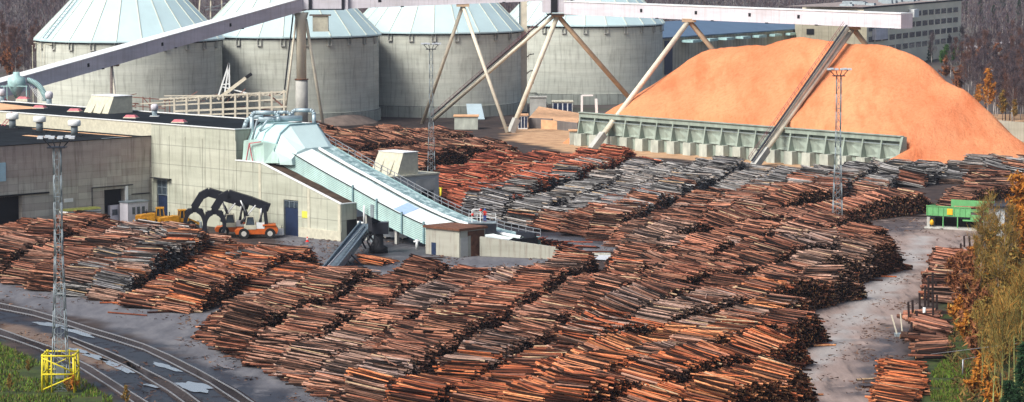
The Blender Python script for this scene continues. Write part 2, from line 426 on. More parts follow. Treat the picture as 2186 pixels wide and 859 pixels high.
# ------------------------------------------------------------------ railway
def rail_track(ra, rb, label):
    pa = [G(x, y, .1) for x, y in ra]; pb = [G(x, y, .1) for x, y in rb]
    c = pa[len(pa)//2]; t = thing('railway_track', label, 'railway track', (c[0], c[1], 0), group='tracks beside the yard road')
    for P in (pa, pb):
        mb = MB()
        for i in range(len(P)-1):
            mb.beam((P[i][0], P[i][1], .13), (P[i+1][0], P[i+1][1], .13), .085, .15)
        mb.build('rail', M['rail'], t)
    mb = MB(); n = min(len(pa), len(pb))
    for i in range(n-1):
        L_ = math.dist(pa[i], pa[i+1]); k = max(1, int(L_/.7))
        for j in range(k):
            f_ = j/k
            p = [pa[i][q_]*(1-f_)+pa[i+1][q_]*f_ for q_ in range(3)]; q_ = [pb[i][r_]*(1-f_)+pb[i+1][r_]*f_ for r_ in range(3)]
            d = norm(vsub(q_, p)); mb.beam((p[0]-d[0]*.5, p[1]-d[1]*.5, .035), (q_[0]+d[0]*.5, q_[1]+d[1]*.5, .035), .24, .12)
    s_ = mb.build('sleepers', M['ballast'], t)
rail_track([(-200,650),(0,703),(56,723),(111,742),(139,756),(195,784),(239,812),(278,837),(314,859),(370,905)], [(-200,662),(0,717),(35,728),(83,745),(111,758),(156,777),(195,801),(239,829),(284,859),(335,905)], 'railway track curving past the yellow mast base, nearest the grass')
rail_track([(142,717),(222,747),(264,765),(306,787),(362,815),(400,840),(425,859),(470,905)], [(156,731),(236,767),(278,787),(300,799),(320,812),(362,837),(392,859),(440,905)], 'middle railway track running between the puddles')
rail_track([(-200,612),(0,648),(70,663),(139,683),(195,701),(250,717),(306,735),(362,759),(420,788),(465,813),(503,834),(539,859),(600,905)], [(-200,622),(0,660),(70,674),(139,694),(190,711),(240,726),(306,747),(362,774),(420,804),(447,818),(477,838),(510,859),(570,905)], 'thin railway track sunk in the asphalt road, farthest from the grass')
# ------------------------------------------------------------------ logs
def bark(name, end=False):
    m, nt, b = newmat(name)
    a = nt.nodes.new('ShaderNodeAttribute'); a.attribute_name = 'tint'
    n = noise(nt, coord(nt), 2.2 if not end else 5, 4)
    c = mix(nt, 1.0, a.outputs['Color'], ramp(nt, n, [(.28, (.55,.52,.5)), (.7, (1.25,1.22,1.2))]), 'MULTIPLY')
    nt.links.new(c, b.inputs['Base Color']); b.inputs['Roughness'].default_value = .85
    b.inputs['Specular IOR Level'].default_value = .15
    return m
M['bark'] = bark('bark'); M['log_end'] = bark('log_end', True)
PAL = {
 'mix':  [(.34,.17,.11), (.42,.24,.17), (.25,.13,.09), (.47,.29,.20), (.33,.22,.17), (.20,.12,.09), (.40,.30,.24)],
 'orange': [(.52,.20,.085), (.60,.27,.13), (.42,.16,.08), (.55,.30,.17), (.33,.13,.07), (.66,.36,.18)],
 'red':  [(.50,.18,.11), (.57,.23,.14), (.42,.14,.085), (.34,.12,.08), (.58,.28,.18)],
 'grey': [(.38,.38,.37), (.30,.30,.30), (.46,.45,.43), (.22,.22,.23), (.42,.37,.33)],
 'brown': [(.25,.13,.09), (.19,.10,.07), (.33,.19,.13), (.40,.25,.17), (.30,.21,.16)],
 'greybrown': [(.33,.26,.22), (.40,.35,.31), (.26,.18,.14), (.45,.38,.32), (.30,.28,.27)],
}
ENDS = [(.55,.28,.11), (.42,.19,.075), (.28,.12,.05), (.12,.06,.035), (.05,.03,.02), (.62,.38,.18), (.07,.04,.03)]
LOGS = []     # arrays: cx cy cz dx dy dz L r tint(3) end(3) top
def fill(poly, ang, hm, pal, seed, spacing=6.35, L=5.1, du=.205, heap=24.0, rmean=.096, tilt=4.0, messy=1.0, taper=6.5, yawb=8.0):
    rs = np.random.RandomState(seed)
    P = [G(*p) for p in poly]
    d = np.array([math.sin(R(ang)), math.cos(R(ang))]); p = np.array([d[1], -d[0]])
    A = np.array([[q[0], q[1]] for q in P]); U = A@d; Vv = A@p
    us = np.arange(U.min(), U.max(), du); vs = []; v_ = Vv.min()+L*.5
    while v_ < Vv.max(): vs.append(v_); v_ += spacing+rs.uniform(-.8, .9)*(spacing > 5.5)
    vs = np.array(vs)
    K = len(vs); H = np.zeros((K, len(us))); DE = np.zeros((K, len(us)))
    for k, v in enumerate(vs):
        x = us*d[0]+v*p[0]; y = us*d[1]+v*p[1]
        ins = inpoly(x, y, A.tolist())
        ph = rs.rand()*7; hl = heap*(.75+.5*rs.rand()); rowh = .60+.72*rs.rand()
        ww = us+2.5*np.sin(us/7.3+ph*2)
        prof = (.68+.32*np.abs(np.sin(np.pi*(ww/hl+ph)))**.5)
        h = hm*rowh*prof*(.80+.4*vnoise(us/7.0+k*17.3, us*0+k*3.7, seed))
        # distance to run ends
        idx = np.arange(len(us)); de = np.full(len(us), 1e6); dn = de.copy(); df = de.copy()
        last = -1e6
        for i in idx:
            if not ins[i]: last = i
            dn[i] = de[i] = i-last if last > -1e5 else i+1
        last = 1e9
        for i in idx[::-1]:
            if not ins[i]: last = i
            df[i] = last-i if last < 1e8 else len(us)-i; de[i] = min(de[i], df[i])
        h = h*np.clip(dn*du/taper, .06, 1)**.8*np.clip(df*du/5.0, .15, 1)**.7*ins
        H[k] = h; DE[k] = de*du
    for k, v in enumerate(vs):
        hl_ = H[k-1] if k > 0 else np.zeros(len(us)); hr_ = H[k+1] if k < K-1 else np.zeros(len(us))
        low = np.minimum(hl_, hr_)-.9
        # patches along the row: species / age / thickness / mess
        pn = np.cumsum(rs.rand(len(us)) < du/9.0)
        npat = pn.max()+1
        pp = rs.randint(0, 1000, npat); pyaw = rs.normal(yawb, 4.5*messy, npat); pt = rs.normal(tilt+2.5, 3.0*messy, npat)
        prr = rmean*rs.choice([.8, .9, 1, 1, 1.15, 1.35], npat); pb = .78+.44*rs.rand(npat); poff = rs.normal(0, .42, npat)
        for i in np.nonzero(H[k] > .25)[0]:
            h = H[k, i]; z = h; j = 0; q = pn[i]; u0 = us[i]
            while z > .12 and (j < 2 or z > low[i]):
                wild = j == 0 and rs.rand() < .06*messy
                yaw = pyaw[q]+rs.normal(0, (2.3 if DE[k, i] > 3.5 else 7)*messy); tl = pt[q]+rs.normal(0, 1.6)
                if wild: yaw += rs.normal(0, 22); tl *= .3
                if j > 1: yaw = yaw*.4; tl *= .6
                u_ = u0+(du/2 if j % 2 else 0)+rs.uniform(-.08, .08); v_ = v+poff[q]+rs.normal(0, .30)
                r_ = prr[q]*(.72+.55*rs.rand())
                if wild: r_ *= .9
                t_ = R(ang+90+yaw)
                ct = math.cos(R(tl)); dv = (math.sin(t_)*ct, math.cos(t_)*ct, -math.sin(R(tl)))
                Ll = L*rs.uniform(.74, 1.06)
                zc = max(z-r_+(.22 if wild else rs.uniform(-.06, .06)), r_+abs(dv[2])*Ll*.5)
                x = u_*d[0]+v_*p[0]; y = u_*d[1]+v_*p[1]
                LOGS.append((x, y, zc, dv[0], dv[1], dv[2], Ll, r_, pp[q], pb[q], pal if isinstance(pal, str) else 0, j, h))
                z -= du*.86; j += 1
    return
def palette_of(px, py, default):
    """which kind of timber lies where in the yard"""
    return default
def region_pal(kind, x, y, z, rs):
    px, py = proj(x, y, z); px = float(px); py = float(py); j = rs.rand()*16-8
    if kind == 'C':
        top = np.interp(px, [900,1050,1180,1300,1420,1530,2300], [470,425,378,352,334,326,318])+j*.6
        bot = np.interp(px, [900,1060,1200,1300,1500,1700,1900,2000,2110,2300], [475,486,460,442,412,390,398,392,375,350])+j
        if py < top: return 'red'
        if py < bot: return 'grey'
        return 'mix' if rs.rand() < .8 else 'greybrown'
    if kind == 'B':
        if py > np.interp(px, [700,900,1200,1500,1800],[900,800,735,680,640])+j*3: return 'orange' if rs.rand() < .8 else 'mix'
        g = vnoise(np.array([x/11.0+3]), np.array([y/26.0+5]), 77)[0]
        return 'greybrown' if g > .58 else ('mix' if g > .30 else 'brown')
    if kind == 'A':
        if px > np.interp(py, [470,560,650],[470,370,230])+j*3: return 'orange' if rs.rand() < .5 else 'mix'
        if px > np.interp(py, [470,560,650],[300,190,60])+j*2: return 'grey' if rs.rand() < .35 else ('greybrown' if rs.rand() < .6 else 'brown')
        return 'mix'
    return kind
fill([(-80,590),(0,603),(120,632),(205,642),(300,662),(380,580),(450,485,3),(420,482,3),(300,467,3),(200,455,3),(80,449,3.3),(0,462,3.3),(-80,468,3.3)], 7, 3.6, 'A', 11, heap=20, tilt=4, spacing=6.0)
fill([(300,662),(330,668),(420,670),(560,634),(640,608),(712,596),(745,582,.5),(735,566,1.2),(690,548,2.2),(600,510,2.7),(500,487,2.8),(450,485,3),(380,580)], 14, 2.7, 'A', 23, heap=15, tilt=4, spacing=6.0)
fill([(440,724),(505,768),(600,802),(700,848),(780,905),(1060,930),(1140,850),(1210,760),(1280,660),(1330,560),(1330,533,3),(1250,539,3),(1100,549,3),(1000,557,3),(900,556,3),(840,566,2.8),(790,578,2.6),(700,582,2.4),(640,592,2.4),(556,634,2),(470,694,1)], 13, 3.5, 'B', 12, heap=26, tilt=4, rmean=.103)
fill([(1060,930),(1140,850),(1210,760),(1280,660),(1330,560),(1440,500),(1640,503),(1790,512),(1860,530),(1908,574),(1870,597),(1790,640),(1690,672),(1745,738),(1650,800),(1700,862),(1700,935)], 31, 4.2, 'B', 13, heap=26, tilt=4, rmean=.102)
fill([(1055,478),(1200,503),(1330,520),(1330,560),(1440,505),(1560,500),(1700,460),(1830,430),(1960,400),(2120,385),(2300,360),(2300,334,3),(2186,334,3),(1950,344,3),(1700,350,3),(1560,342,3),(1420,332,3),(1200,316,3),(1110,312,3),(930,362,3),(930,372),(945,440),(1030,462)], 15, 3.6, 'C', 14, heap=34, tilt=4, rmean=.102)
fill([(1560,502),(1640,506),(1780,494),(1900,468),(2000,447),(2080,425),(2010,388,5),(1830,396,5),(1700,404,5),(1600,446,3)], 42, 5.2, 'mix', 15, heap=40, tilt=2, rmean=.12)
fill([(2010,446),(2140,420),(2300,400),(2300,348,4),(2120,352,4),(2025,384,4)], 30, 4.2, 'mix', 16, heap=30, tilt=2, rmean=.12)
fill([(650,292,3),(700,280,3.5),(820,272,3.5),(940,270,3.5),(1040,280,3.5),(1095,295,3),(1118,318),(1060,338),(960,378),(900,388),(780,372),(690,340)], 28, 4.2, 'brown', 17, heap=26, tilt=4, rmean=.135)
fill([(1880,396),(2300,378),(2300,336,3),(2186,334,3),(1950,343,3),(1880,360)], 18, 3.4, 'C', 26, heap=20, tilt=3, rmean=.102)
# track-side stacks on the right of the lane
fill([(1875,930),(1882,800),(1900,772),(1975,785),(1965,930)], 9, 1.5, 'orange', 18, spacing=9, L=4.8, du=.22, heap=14, tilt=1, rmean=.09, taper=2.0)
fill([(1935,775),(1945,700),(1962,672),(2030,672),(2030,775)], 8, .95, 'mix', 19, spacing=6.5, L=5.0, du=.62, heap=5, tilt=1, rmean=.20, messy=2.2, taper=3)
fill([(1975,650),(1992,600),(2020,565),(2075,550),(2065,650)], 10, 2.2, 'mix', 20, spacing=6, L=5.0, du=.36, heap=12, tilt=1, rmean=.15, messy=1.6, taper=3)
# grapple bundle and infeed logs
fill([(783,574),(842,572),(838,556),(786,556)], 20, 2.0, 'orange', 21, spacing=5.2, L=4.8, du=.3, heap=14, tilt=0, taper=1.2)
fill([(1075,528),(1085,512),(1230,530),(1215,545)], 100, 1.3, 'red', 22, spacing=4.6, L=4.6, du=.3, heap=9, tilt=0, messy=1.5, taper=2)
# loose logs at the foot of the stacks
rs = np.random.RandomState(5)
def loose(px, py, yaw, L=4.6, r=.13, z=0, pal='orange'):
    x, y, _ = G(px, py); t_ = R(90+yaw)
    LOGS.append((x, y, r+z, math.sin(t_), math.cos(t_), 0, L, r, rs.randint(1000), 1.1, pal, 0, 5))
for a in [(272,672,28,6.2,.11),(352,668,-15),(398,661,-60,4),(385,667,10,6),(300,655,20),(330,660,35),(360,655,12),(250,648,-10),(285,650,5,5),(225,642,8),(215,636,15),(240,640,-20),(310,648,60,4),(415,655,5,5),(430,650,20),(460,646,-8,5),(1735,735,30),(1720,728,12),(1700,715,20),(1905,575,30,3.5),(1880,592,12),(1800,640,15,5),(1690,790,20),(1712,845,0),(1676,860,25,5),(1850,600,5),(1745,740,-10),
          (2070,440,-5,5),(1960,463,10),(1985,455,-12),(2005,458,20),(1850,812,-20,2.5),(1868,828,-15,3)]:
    loose(*a)
for k in range(46): 
    loose(rs.uniform(205, 430), rs.uniform(634, 656), rs.normal(8, 26), rs.uniform(3.5, 5), rs.uniform(.09, .15), rs.uniform(0, .9))
for k in range(40):
    loose(rs.uniform(640, 1000), 700+(0), rs.normal(25, 20), 4, .12, 0, 'mix') if False else None
for k in range(110):
    t_ = rs.rand(); loose(455+t_*330, 734+t_*150+rs.uniform(-6, 6), rs.normal(20, 28), rs.uniform(3, 5), .11, rs.uniform(0, .7), 'brown')
for k in range(14):
    loose(rs.uniform(1090, 1290), rs.uniform(520, 548), rs.normal(12, 25), 4.2, .13, rs.uniform(0, .4), 'red')
for k in range(8): loose(2085+rs.uniform(-14, 70), 424+rs.uniform(-3, 6), rs.normal(2, 6), 7, .16, rs.uniform(3, 5), 'greybrown')
rs = np.random.RandomState(99)
n = len(LOGS)
c = np.array([[l[0], l[1], l[2]] for l in LOGS]); dv = np.array([[l[3], l[4], l[5]] for l in LOGS])
LL = np.array([l[6] for l in LOGS]); RR = np.array([l[7] for l in LOGS])
tint = np.zeros((n, 3)); endc = np.zeros((n, 3))
cache = {}
for i, l in enumerate(LOGS):
    kd = l[10]
    key = (kd, l[8])
    if key not in cache or rs.rand() < .02:
        cache[key] = region_pal(kd, l[0], l[1], l[2], rs)
    pl = PAL[cache[key]]
    base = np.array(pl[(l[8]+(rs.randint(len(pl)) if rs.rand() < .55 else 0)) % len(pl)])
    tint[i] = (base*.85 if cache[key] == 'grey' else np.array([base[0]*.98, base[1]*.74, base[2]*.66]))*l[9]*rs.choice([.04,.10,.25,.6,1.0,1.5])*.85
    if rs.rand() < .02: tint[i] = np.array((.50,.36,.22))
    endc[i] = np.array(ENDS[rs.randint(len(ENDS))])*(rs.choice([.05,.12,.4,1.5]) if l[0] < 12 else rs.choice([.06,.25,1.0,1.7]))
    if cache[key] == 'grey': endc[i] = np.array((.05,.05,.05))*rs.uniform(.5, 2.5)
tint = np.clip(tint, 0, .8)
open('/tmp/nlogs','w').write(str(n)) if False else None
# which 300 show largest
px, py = proj(c[:, 0], c[:, 1], c[:, 2])
e = c+dv*LL[:, None]*.5; ex_, ey_ = proj(e[:, 0], e[:, 1], e[:, 2])
s_ = FPX/c[:, 1]
size = 2*np.hypot(ex_-px, ey_-py)*RR*s_
lay = np.array([l[11] for l in LOGS])
score = np.where((lay == 0) & (px > 10) & (px < 2176) & (py > 5) & (py < 850), size, 0)
score = score*np.where(np.array([l[12] for l in LOGS]) > .6, 1, .0)
order = np.argsort(-score); pick = order[:296]
single = np.zeros(n, bool); single[pick] = True
def tube_batch(c, dv, LL, RR, K):
    n = len(c)
    up = np.array([0, 0, 1.0]); a = np.cross(dv, up); a /= np.linalg.norm(a, axis=1)[:, None]; b = np.cross(a, dv)
    an = 2*np.pi*np.arange(K)/K; ca, sa = np.cos(an), np.sin(an)
    ring = a[:, None, :]*ca[None, :, None]+b[:, None, :]*sa[None, :, None]
    taper = .82
    A = (c-dv*LL[:, None]/2)[:, None, :]+ring*RR[:, None, None]
    B = (c+dv*LL[:, None]/2)[:, None, :]+ring*RR[:, None, None]*taper
    V = np.concatenate([A, B], 1).reshape(-1, 3)
    o = (np.arange(n)*2*K)[:, None]
    sides = []
    for k in range(K):
        k2 = (k+1) % K
        sides.append(np.stack([o[:, 0]+k, o[:, 0]+K+k, o[:, 0]+K+k2, o[:, 0]+k2], 1))
    sides = np.stack(sides, 1)              # n,K,4
    capA = []; capB = []
    if K == 6:                              # hexagon caps as two quads
        for q in ((0, 1, 2, 3), (0, 3, 4, 5)):
            capA.append(np.stack([o[:, 0]+i for i in q], 1)); capB.append(np.stack([o[:, 0]+K+i for i in q[::-1]], 1))
    caps = np.stack(capA+capB, 1)
    F = np.concatenate([sides, caps], 1)    # n, K+4, 4
    return V, F.reshape(-1, 4), F.shape[1]
rest = ~single
V, F, nf = tube_batch(c[rest], dv[rest], LL[rest], RR[rest], 6)
mi = np.tile(np.array([0]*6+[1]*4), rest.sum())
col = np.ones((rest.sum(), nf, 4)); col[:, :6, :3] = tint[rest][:, None, :]; col[:, 6:, :3] = endc[rest][:, None, :]
me = mesh_np('stacked_logs', V, F, [M['bark'], M['log_end']], False, fattr={'tint': col.reshape(-1, 4)}, mi=mi)
so_ = bpy.data.objects.new('stacked_logs', me); C.objects.link(so_)
tag(so_, 'thousands of felled logs piled in long rows all over the timber yard', 'logs', kind='stuff')
# individual logs: a shared rounded log mesh per tint
protos = []
for k in range(14):
    K = 10; mb = MB(); base = [PAL['orange'], PAL['mix'], PAL['greybrown'], PAL['brown']][k % 4]
    rings = []
    rr = random.Random(k)
    ns = 5
    for i in range(ns+1):
        x = -.5+i/ns; r_ = 1-.18*i/ns
        oy, oz = (rr.uniform(-.08, .08), rr.uniform(-.08, .08)) if 0 < i < ns else (0, 0)
        rings.append([mb.pt((x, oy+r_*rr.uniform(.93, 1.05)*math.cos(2*math.pi*q/K), oz+r_*math.sin(2*math.pi*q/K))) for q in range(K)])
    for i in range(ns):
        for q in range(K): mb.idx((rings[i][q], rings[i+1][q], rings[i+1][(q+1) % K], rings[i][(q+1) % K]), True)
    mb.mi = 1; mb.idx(rings[0]); mb.idx(rings[-1][::-1])
    protos.append(mb)
from mathutils import Matrix, Vector
def log_mesh(k, tc, ec):
    mb = protos[k % len(protos)]
    me = bpy.data.meshes.new('log'); me.from_pydata(mb.v, [], mb.f)
    me.materials.append(M['bark']); me.materials.append(M['log_end'])
    me.polygons.foreach_set('material_index', mb.m); me.polygons.foreach_set('use_smooth', mb.sm)
    a = me.attributes.new('tint', 'FLOAT_COLOR', 'FACE')
    for i, p in enumerate(mb.m): a.data[i].color = (*(ec if p else tc), 1)
    return me
for i in pick:
    o = bpy.data.objects.new('log', log_mesh(int(i), tint[i], endc[i])); C.objects.link(o)
    X_ = Vector(dv[i]); Y_ = Vector((0, 0, 1)).cross(X_).normalized(); Z_ = X_.cross(Y_)
    mt = Matrix((X_, Y_, Z_)).transposed().to_4x4(); mt.translation = Vector(c[i])
    o.matrix_world = mt @ Matrix.Diagonal((LL[i], RR[i], RR[i], 1))
    if px[i] > 1860:
        tag(o, 'log in the row of trackside timber on the right of the haul road', 'log', 'logs beside the haul road')
    elif px[i] < 480 and py[i] < 690:
        tag(o, 'loose orange log spilled at the foot of the left timber stacks', 'log', 'logs spilled from the left stacks')
    else:
        tag(o, 'felled log lying on top of the nearest timber stacks at the bottom', 'log', 'logs on top of the nearest stacks')
# ================================================================== silos
def silo(cx_, cy_, label, ladder=False, base_ledge=True):
    Rb, Ze, Zt = 23.2, 22.6, 44.0
    t = thing('silo', label, 'silo', (cx_, cy_, 0), group='concrete chip silos in a row')
    n = 96; mb = MB()
    for k in range(n):
        t0, t1 = 2*math.pi*k/n, 2*math.pi*(k+1)/n
        P = lambda a, r, z: (cx_+r*math.sin(a), cy_-r*math.cos(a), z)
        mb.face([P(t0, Rb, 3), P(t1, Rb, 3), P(t1, Rb, Ze), P(t0, Rb, Ze)], True)
    uvf = lambda Pp: np.stack([_unwrap(np.arctan2(Pp[:, 0]-cx_, -(Pp[:, 1]-cy_)))*Rb, Pp[:, 2]], 1)
    mb.build('wall', M['silo'], t, uv=uvf)
    mb = MB()
    for k in range(n):
        t0, t1 = 2*math.pi*k/n, 2*math.pi*(k+1)/n
        for (r0, z0, r1, z1) in ((Rb+.5, 0, Rb+.5, 3), (Rb+.5, 3, Rb-.1, 3.15)):
            mb.face([P(t0, r0, z0), P(t1, r0, z0), P(t1, r1, z1), P(t0, r1, z1)], False)
    mb.build('plinth', M['silo_base'], t, uv=uvf)
    ns = 24; mb = MB(); off = math.pi/ns
    Re = 24.0
    for k in range(ns):
        t0, t1 = 2*math.pi*k/ns, 2*math.pi*(k+1)/ns
        mb.face([P(t0, Re, Ze), P(t1, Re, Ze), P(t1, 3, Zt), P(t0, 3, Zt)])
        mb.face([P(t0, Re, Ze-.35), P(t1, Re, Ze-.35), P(t1, Re, Ze), P(t0, Re, Ze)])
        mb.face([P(t0, Rb-.3, Ze-.30), P(t1, Rb-.3, Ze-.30), P(t1, Re, Ze-.35), P(t0, Re, Ze-.35)][::-1])
    mb.face([P(2*math.pi*k/ns, 3, Zt) for k in range(ns)])
    mb.build('roof', M['silo_roof'], t)
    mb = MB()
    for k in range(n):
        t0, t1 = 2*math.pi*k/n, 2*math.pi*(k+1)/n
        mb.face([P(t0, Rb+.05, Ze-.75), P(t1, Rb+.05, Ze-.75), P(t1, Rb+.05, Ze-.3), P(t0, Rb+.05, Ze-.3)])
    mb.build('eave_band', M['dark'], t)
    for k in range(ns):
        a = 2*math.pi*k/ns
        if math.cos(a) < -.25: continue
        mb = MB(); mb.beam(P(a, Re-.1, Ze+.12), P(a, 3, Zt+.12), .22, .25); mb.build('roof_rib', M['rib'], t)
        mb = MB()
        ex = (math.cos(a), math.sin(a)); 
        for s_ in (-.5, .5):
            c0 = P(a, Rb+.25, 0); mb.beam((c0[0]+ex[0]*s_, c0[1]+ex[1]*s_, Ze-2.2), (c0[0]+ex[0]*s_, c0[1]+ex[1]*s_, Ze-.4), .12, .4)
        mb.beam((c0[0]-ex[0]*.62, c0[1]-ex[1]*.62, Ze-2.25), (c0[0]+ex[0]*.62, c0[1]+ex[1]*.62, Ze-2.25), .45, .2)
        mb.build('eave_bracket', M['concrete'], t)
    if ladder:
        a = R(-78); mb = MB(); rr_ = Rb+1.0
        for s_ in (-.45, .45):
            c0 = P(a, rr_, 0); mb.beam((c0[0]+s_*math.cos(a), c0[1]+s_*math.sin(a), 0), (c0[0]+s_*math.cos(a), c0[1]+s_*math.sin(a), Ze-2), .12)
        for q in range(12):
            c0 = P(a, rr_, 1+q*1.8); mb.beam((c0[0]-.8*math.cos(a), c0[1]-.8*math.sin(a), c0[2]), (c0[0]+.8*math.cos(a), c0[1]+.8*math.sin(a), c0[2]), .2)
        mb.build('ladder', M['cream'], t)
        a = R(-52); mb = MB()
        for s_ in (-.5, .5): 
            p0 = P(a, Re, Ze+.5); p1 = P(a, 4, Zt+.5); mb.beam((p0[0]+s_, p0[1], p0[2]), (p1[0]+s_, p1[1], p1[2]), .14)
        for q in range(30):
            f_ = q/30; p = tuple(p0[i]*(1-f_)+p1[i]*f_ for i in range(3)); mb.beam((p[0]-.5, p[1], p[2]), (p[0]+.5, p[1], p[2]), .1)
        mb.build('roof_stair', M['galv'], t)
        mb = MB(); a = R(-62)
        for zz in (Ze-1.0,): mb.tube(P(R(-76), Rb+.6, zz), P(R(-45), Rb+.6, zz), .16)
        for q in (-66, -60, -55): mb.tube(P(R(q), Rb+.4, Ze-1), P(R(q), Rb+.4, Ze-9), .08)
        mb.build('eave_pipe', M['cream'], t)
    return t
def _unwrap(a):
    a = a.copy()
    if a.max()-a.min() > math.pi: a[a < 0] += 2*math.pi
    return a
silo(-96.4, 709, 'leftmost grey concrete silo with pale blue conical roof and a side ladder', True)
silo(-58.2, 738, 'second silo from the left, grey concrete, standing behind the thick round gallery column')
silo(-20.7, 768, 'third silo from the left, grey concrete, behind the thin light mast and long belt stair')
silo(20.8, 823, 'rightmost round concrete silo with pale roof, next to the orange chip heap')
def heap_skirt(cx_, cy_, a0, a1, label):
    mb = MB(); n = 20
    for k in range(n):
        t0, t1 = R(a0+(a1-a0)*k/n), R(a0+(a1-a0)*(k+1)/n)
        P = lambda a, r, z: (cx_+r*math.sin(a), cy_-r*math.cos(a), z)
        w0 = math.sin(math.pi*k/n); w1 = math.sin(math.pi*(k+1)/n)
        mb.face([P(t0, 24+4*w0, 0), P(t1, 24+4*w1, 0), P(t1, 23.3, 2.6*w1+.05), P(t0, 23.3, 2.6*w0+.05)])
    o = mb.build('sawdust_bank', M['rust_soil'], base=(cx_, cy_, 0)); tag(o, label, 'earth bank')
M['rust_soil'] = plain('rust_soil', (.20,.155,.13), .95, .35, .5)
heap_skirt(-58.2, 738, 10, 75, 'low brown bank of soil along the foot of the second silo')
# ================================================================== chip gallery (enclosed conveyor)
def gallery(P, Q, label, h=3.1, wd=3.6, windows=()):
    m_ = [(P[i]+Q[i])/2 for i in range(3)]
    t = thing('conveyor_gallery', label, 'conveyor', (P[0], P[1], P[2]))
    d = norm(vsub(Q, P)); a = norm(cross(d, (0, 0, 1)))
    mb = MB(); mb.beam(vadd(P, (0, 0, h/2)), vadd(Q, (0, 0, h/2)), wd, h); mb.build('housing', M['gallery'], t)
    mb = MB(); mb.beam(vadd(P, (0, 0, h+.12)), vadd(Q, (0, 0, h+.12)), wd+.3, .22); mb.build('roof', M['white'], t)
    L_ = math.dist(P, Q)
    for q in windows:
        c_ = vadd(vadd(P, vmul(d, L_*q)), vmul(a, wd/2+.02)); mb = MB()
        mb.beam(vadd(c_, (0, 0, 1.7)), vadd(vadd(c_, vmul(d, .8)), (0, 0, 1.7)), .08, .8); mb.build('window', M['dark'], t)
    for q in windows:
        c_ = vadd(P, vmul(d, L_*q+6)); mb = MB(); mb.beam(vadd(c_, vmul(a, -wd/2-.2)), vadd(c_, vmul(a, wd/2+.2)), .8, .25)
        o = mb.build('underside_bracket', M['dark'], t)
    return t
GL0 = (-110.5, 584, 14.2); GL1 = (-53.0, 703, 29.7)
ex0 = tuple(GL0[i]-(GL1[i]-GL0[i])*.25 for i in range(3))
gallery(ex0, GL1, 'long pale lilac conveyor gallery sloping up from the left edge across two silos', windows=(.27, .42, .60, .78))
# junction housing beyond the column
gallery((-52.4, 703.2, 29.7), (11.0, 704, 32.2), 'level pale lilac conveyor gallery crossing above the second and third silo roofs', windows=(.3, .7))
gallery((14.2, 693, 29.0), (85.0, 606, 28.6), 'white conveyor gallery running above the orange chip heap and ending in the open', windows=(.25, .42, .58, .72))
t = thing('transfer_tower', 'grey transfer house where the two conveyor galleries meet, top cut by the picture edge', 'transfer house', (11.3, 700, 28))
mb = MB(); mb.box(7.5, 15.5, 696, 704.6, 29.3, 40); mb.build('housing', M['gallery'], t)
mb = MB(); mb.box(9.6, 11.2, 695.7, 696.05, 29.4, 35); mb.build('door', M['dark'], t)
mb = MB(); mb.box(14.4, 15.0, 695.7, 696.05, 30, 34); mb.build('window', M['dark'], t)
mb = MB(); mb.beam((11.5, 695.4, 36), (14.6, 695.4, 29.6), .2); mb.beam((11.8, 695.0, 36), (14.9, 695.0, 29.6), .1); mb.build('stair', M['cream'], t)
mb = MB(); mb.box(8.6, 16.2, 695, 700, 28.7, 29.0); mb.build('platform', M['dark_steel'], t)
t = thing('junction_house', 'dark framed junction box where the sloping gallery meets the level one above the column', 'junction house', (-50, 703, 29))
mb = MB(); mb.box(-54.6, -40.8, 700.6, 705.4, 30.0, 33.6); mb.build('housing', M['gallery'], t)
for x0, x1 in ((-53.0, -52.5), (-50.6, -49.8), (-42.4, -41.7)):
    mb = MB(); mb.box(x0, x1, 700.35, 700.62, 30.0, 33.7); mb.build('frame_post', M['dark_steel'], t)
mb = MB(); mb.box(-50.6, -41.7, 700.35, 700.62, 29.85, 30.15); mb.build('frame_beam', M['dark_steel'], t)
# round concrete column with steel upper half
t = thing('gallery_column', 'thick round column under the gallery, concrete below and cream steel above', 'column', (-52.6, 702, 0))
mb = MB(); mb.lathe((-52.6, 702, 0), [(1.55, 0), (1.55, 12.4)], 20); mb.build('lower_shaft', M['concrete'], t)
mb = MB(); mb.lathe((-52.6, 702, 0), [(1.75, 12.4), (1.75, 12.65)], 20); mb.build('collar', M['rust'], t)
mb = MB(); mb.lathe((-52.6, 702, 0), [(1.25, 12.65), (1.25, 27.0), (1.9, 29.2)], 20); mb.build('upper_shaft', M['column_cream'], t)
mb = MB(); mb.beam((-54.5, 701.2, 28.8), (-57.8, 702, 2), .35, .5); mb.build('ladder_rail', M['dark_steel'], t)
mb = MB(); mb.tube((-53.6, 701, 28.8), (-57.0, 701.2, 2), .28); mb.build('stay', M['pole_cream'], t)
mb = MB(); mb.tube((-51.4, 701.8, 27.5), (-47.1, 702.5, 0), .38); mb.build('stay', M['pole_cream'], t)
mb = MB(); mb.box(-49.6, -45.8, 700.2, 703, 24.5, 28.4); mb.build('lift_cabin', M['cream'], t)
mb = MB(); mb.box(-50.4, -45.2, 699.9, 703.2, 28.4, 28.7); mb.build('cabin_roof', M['rust_soil'], t)
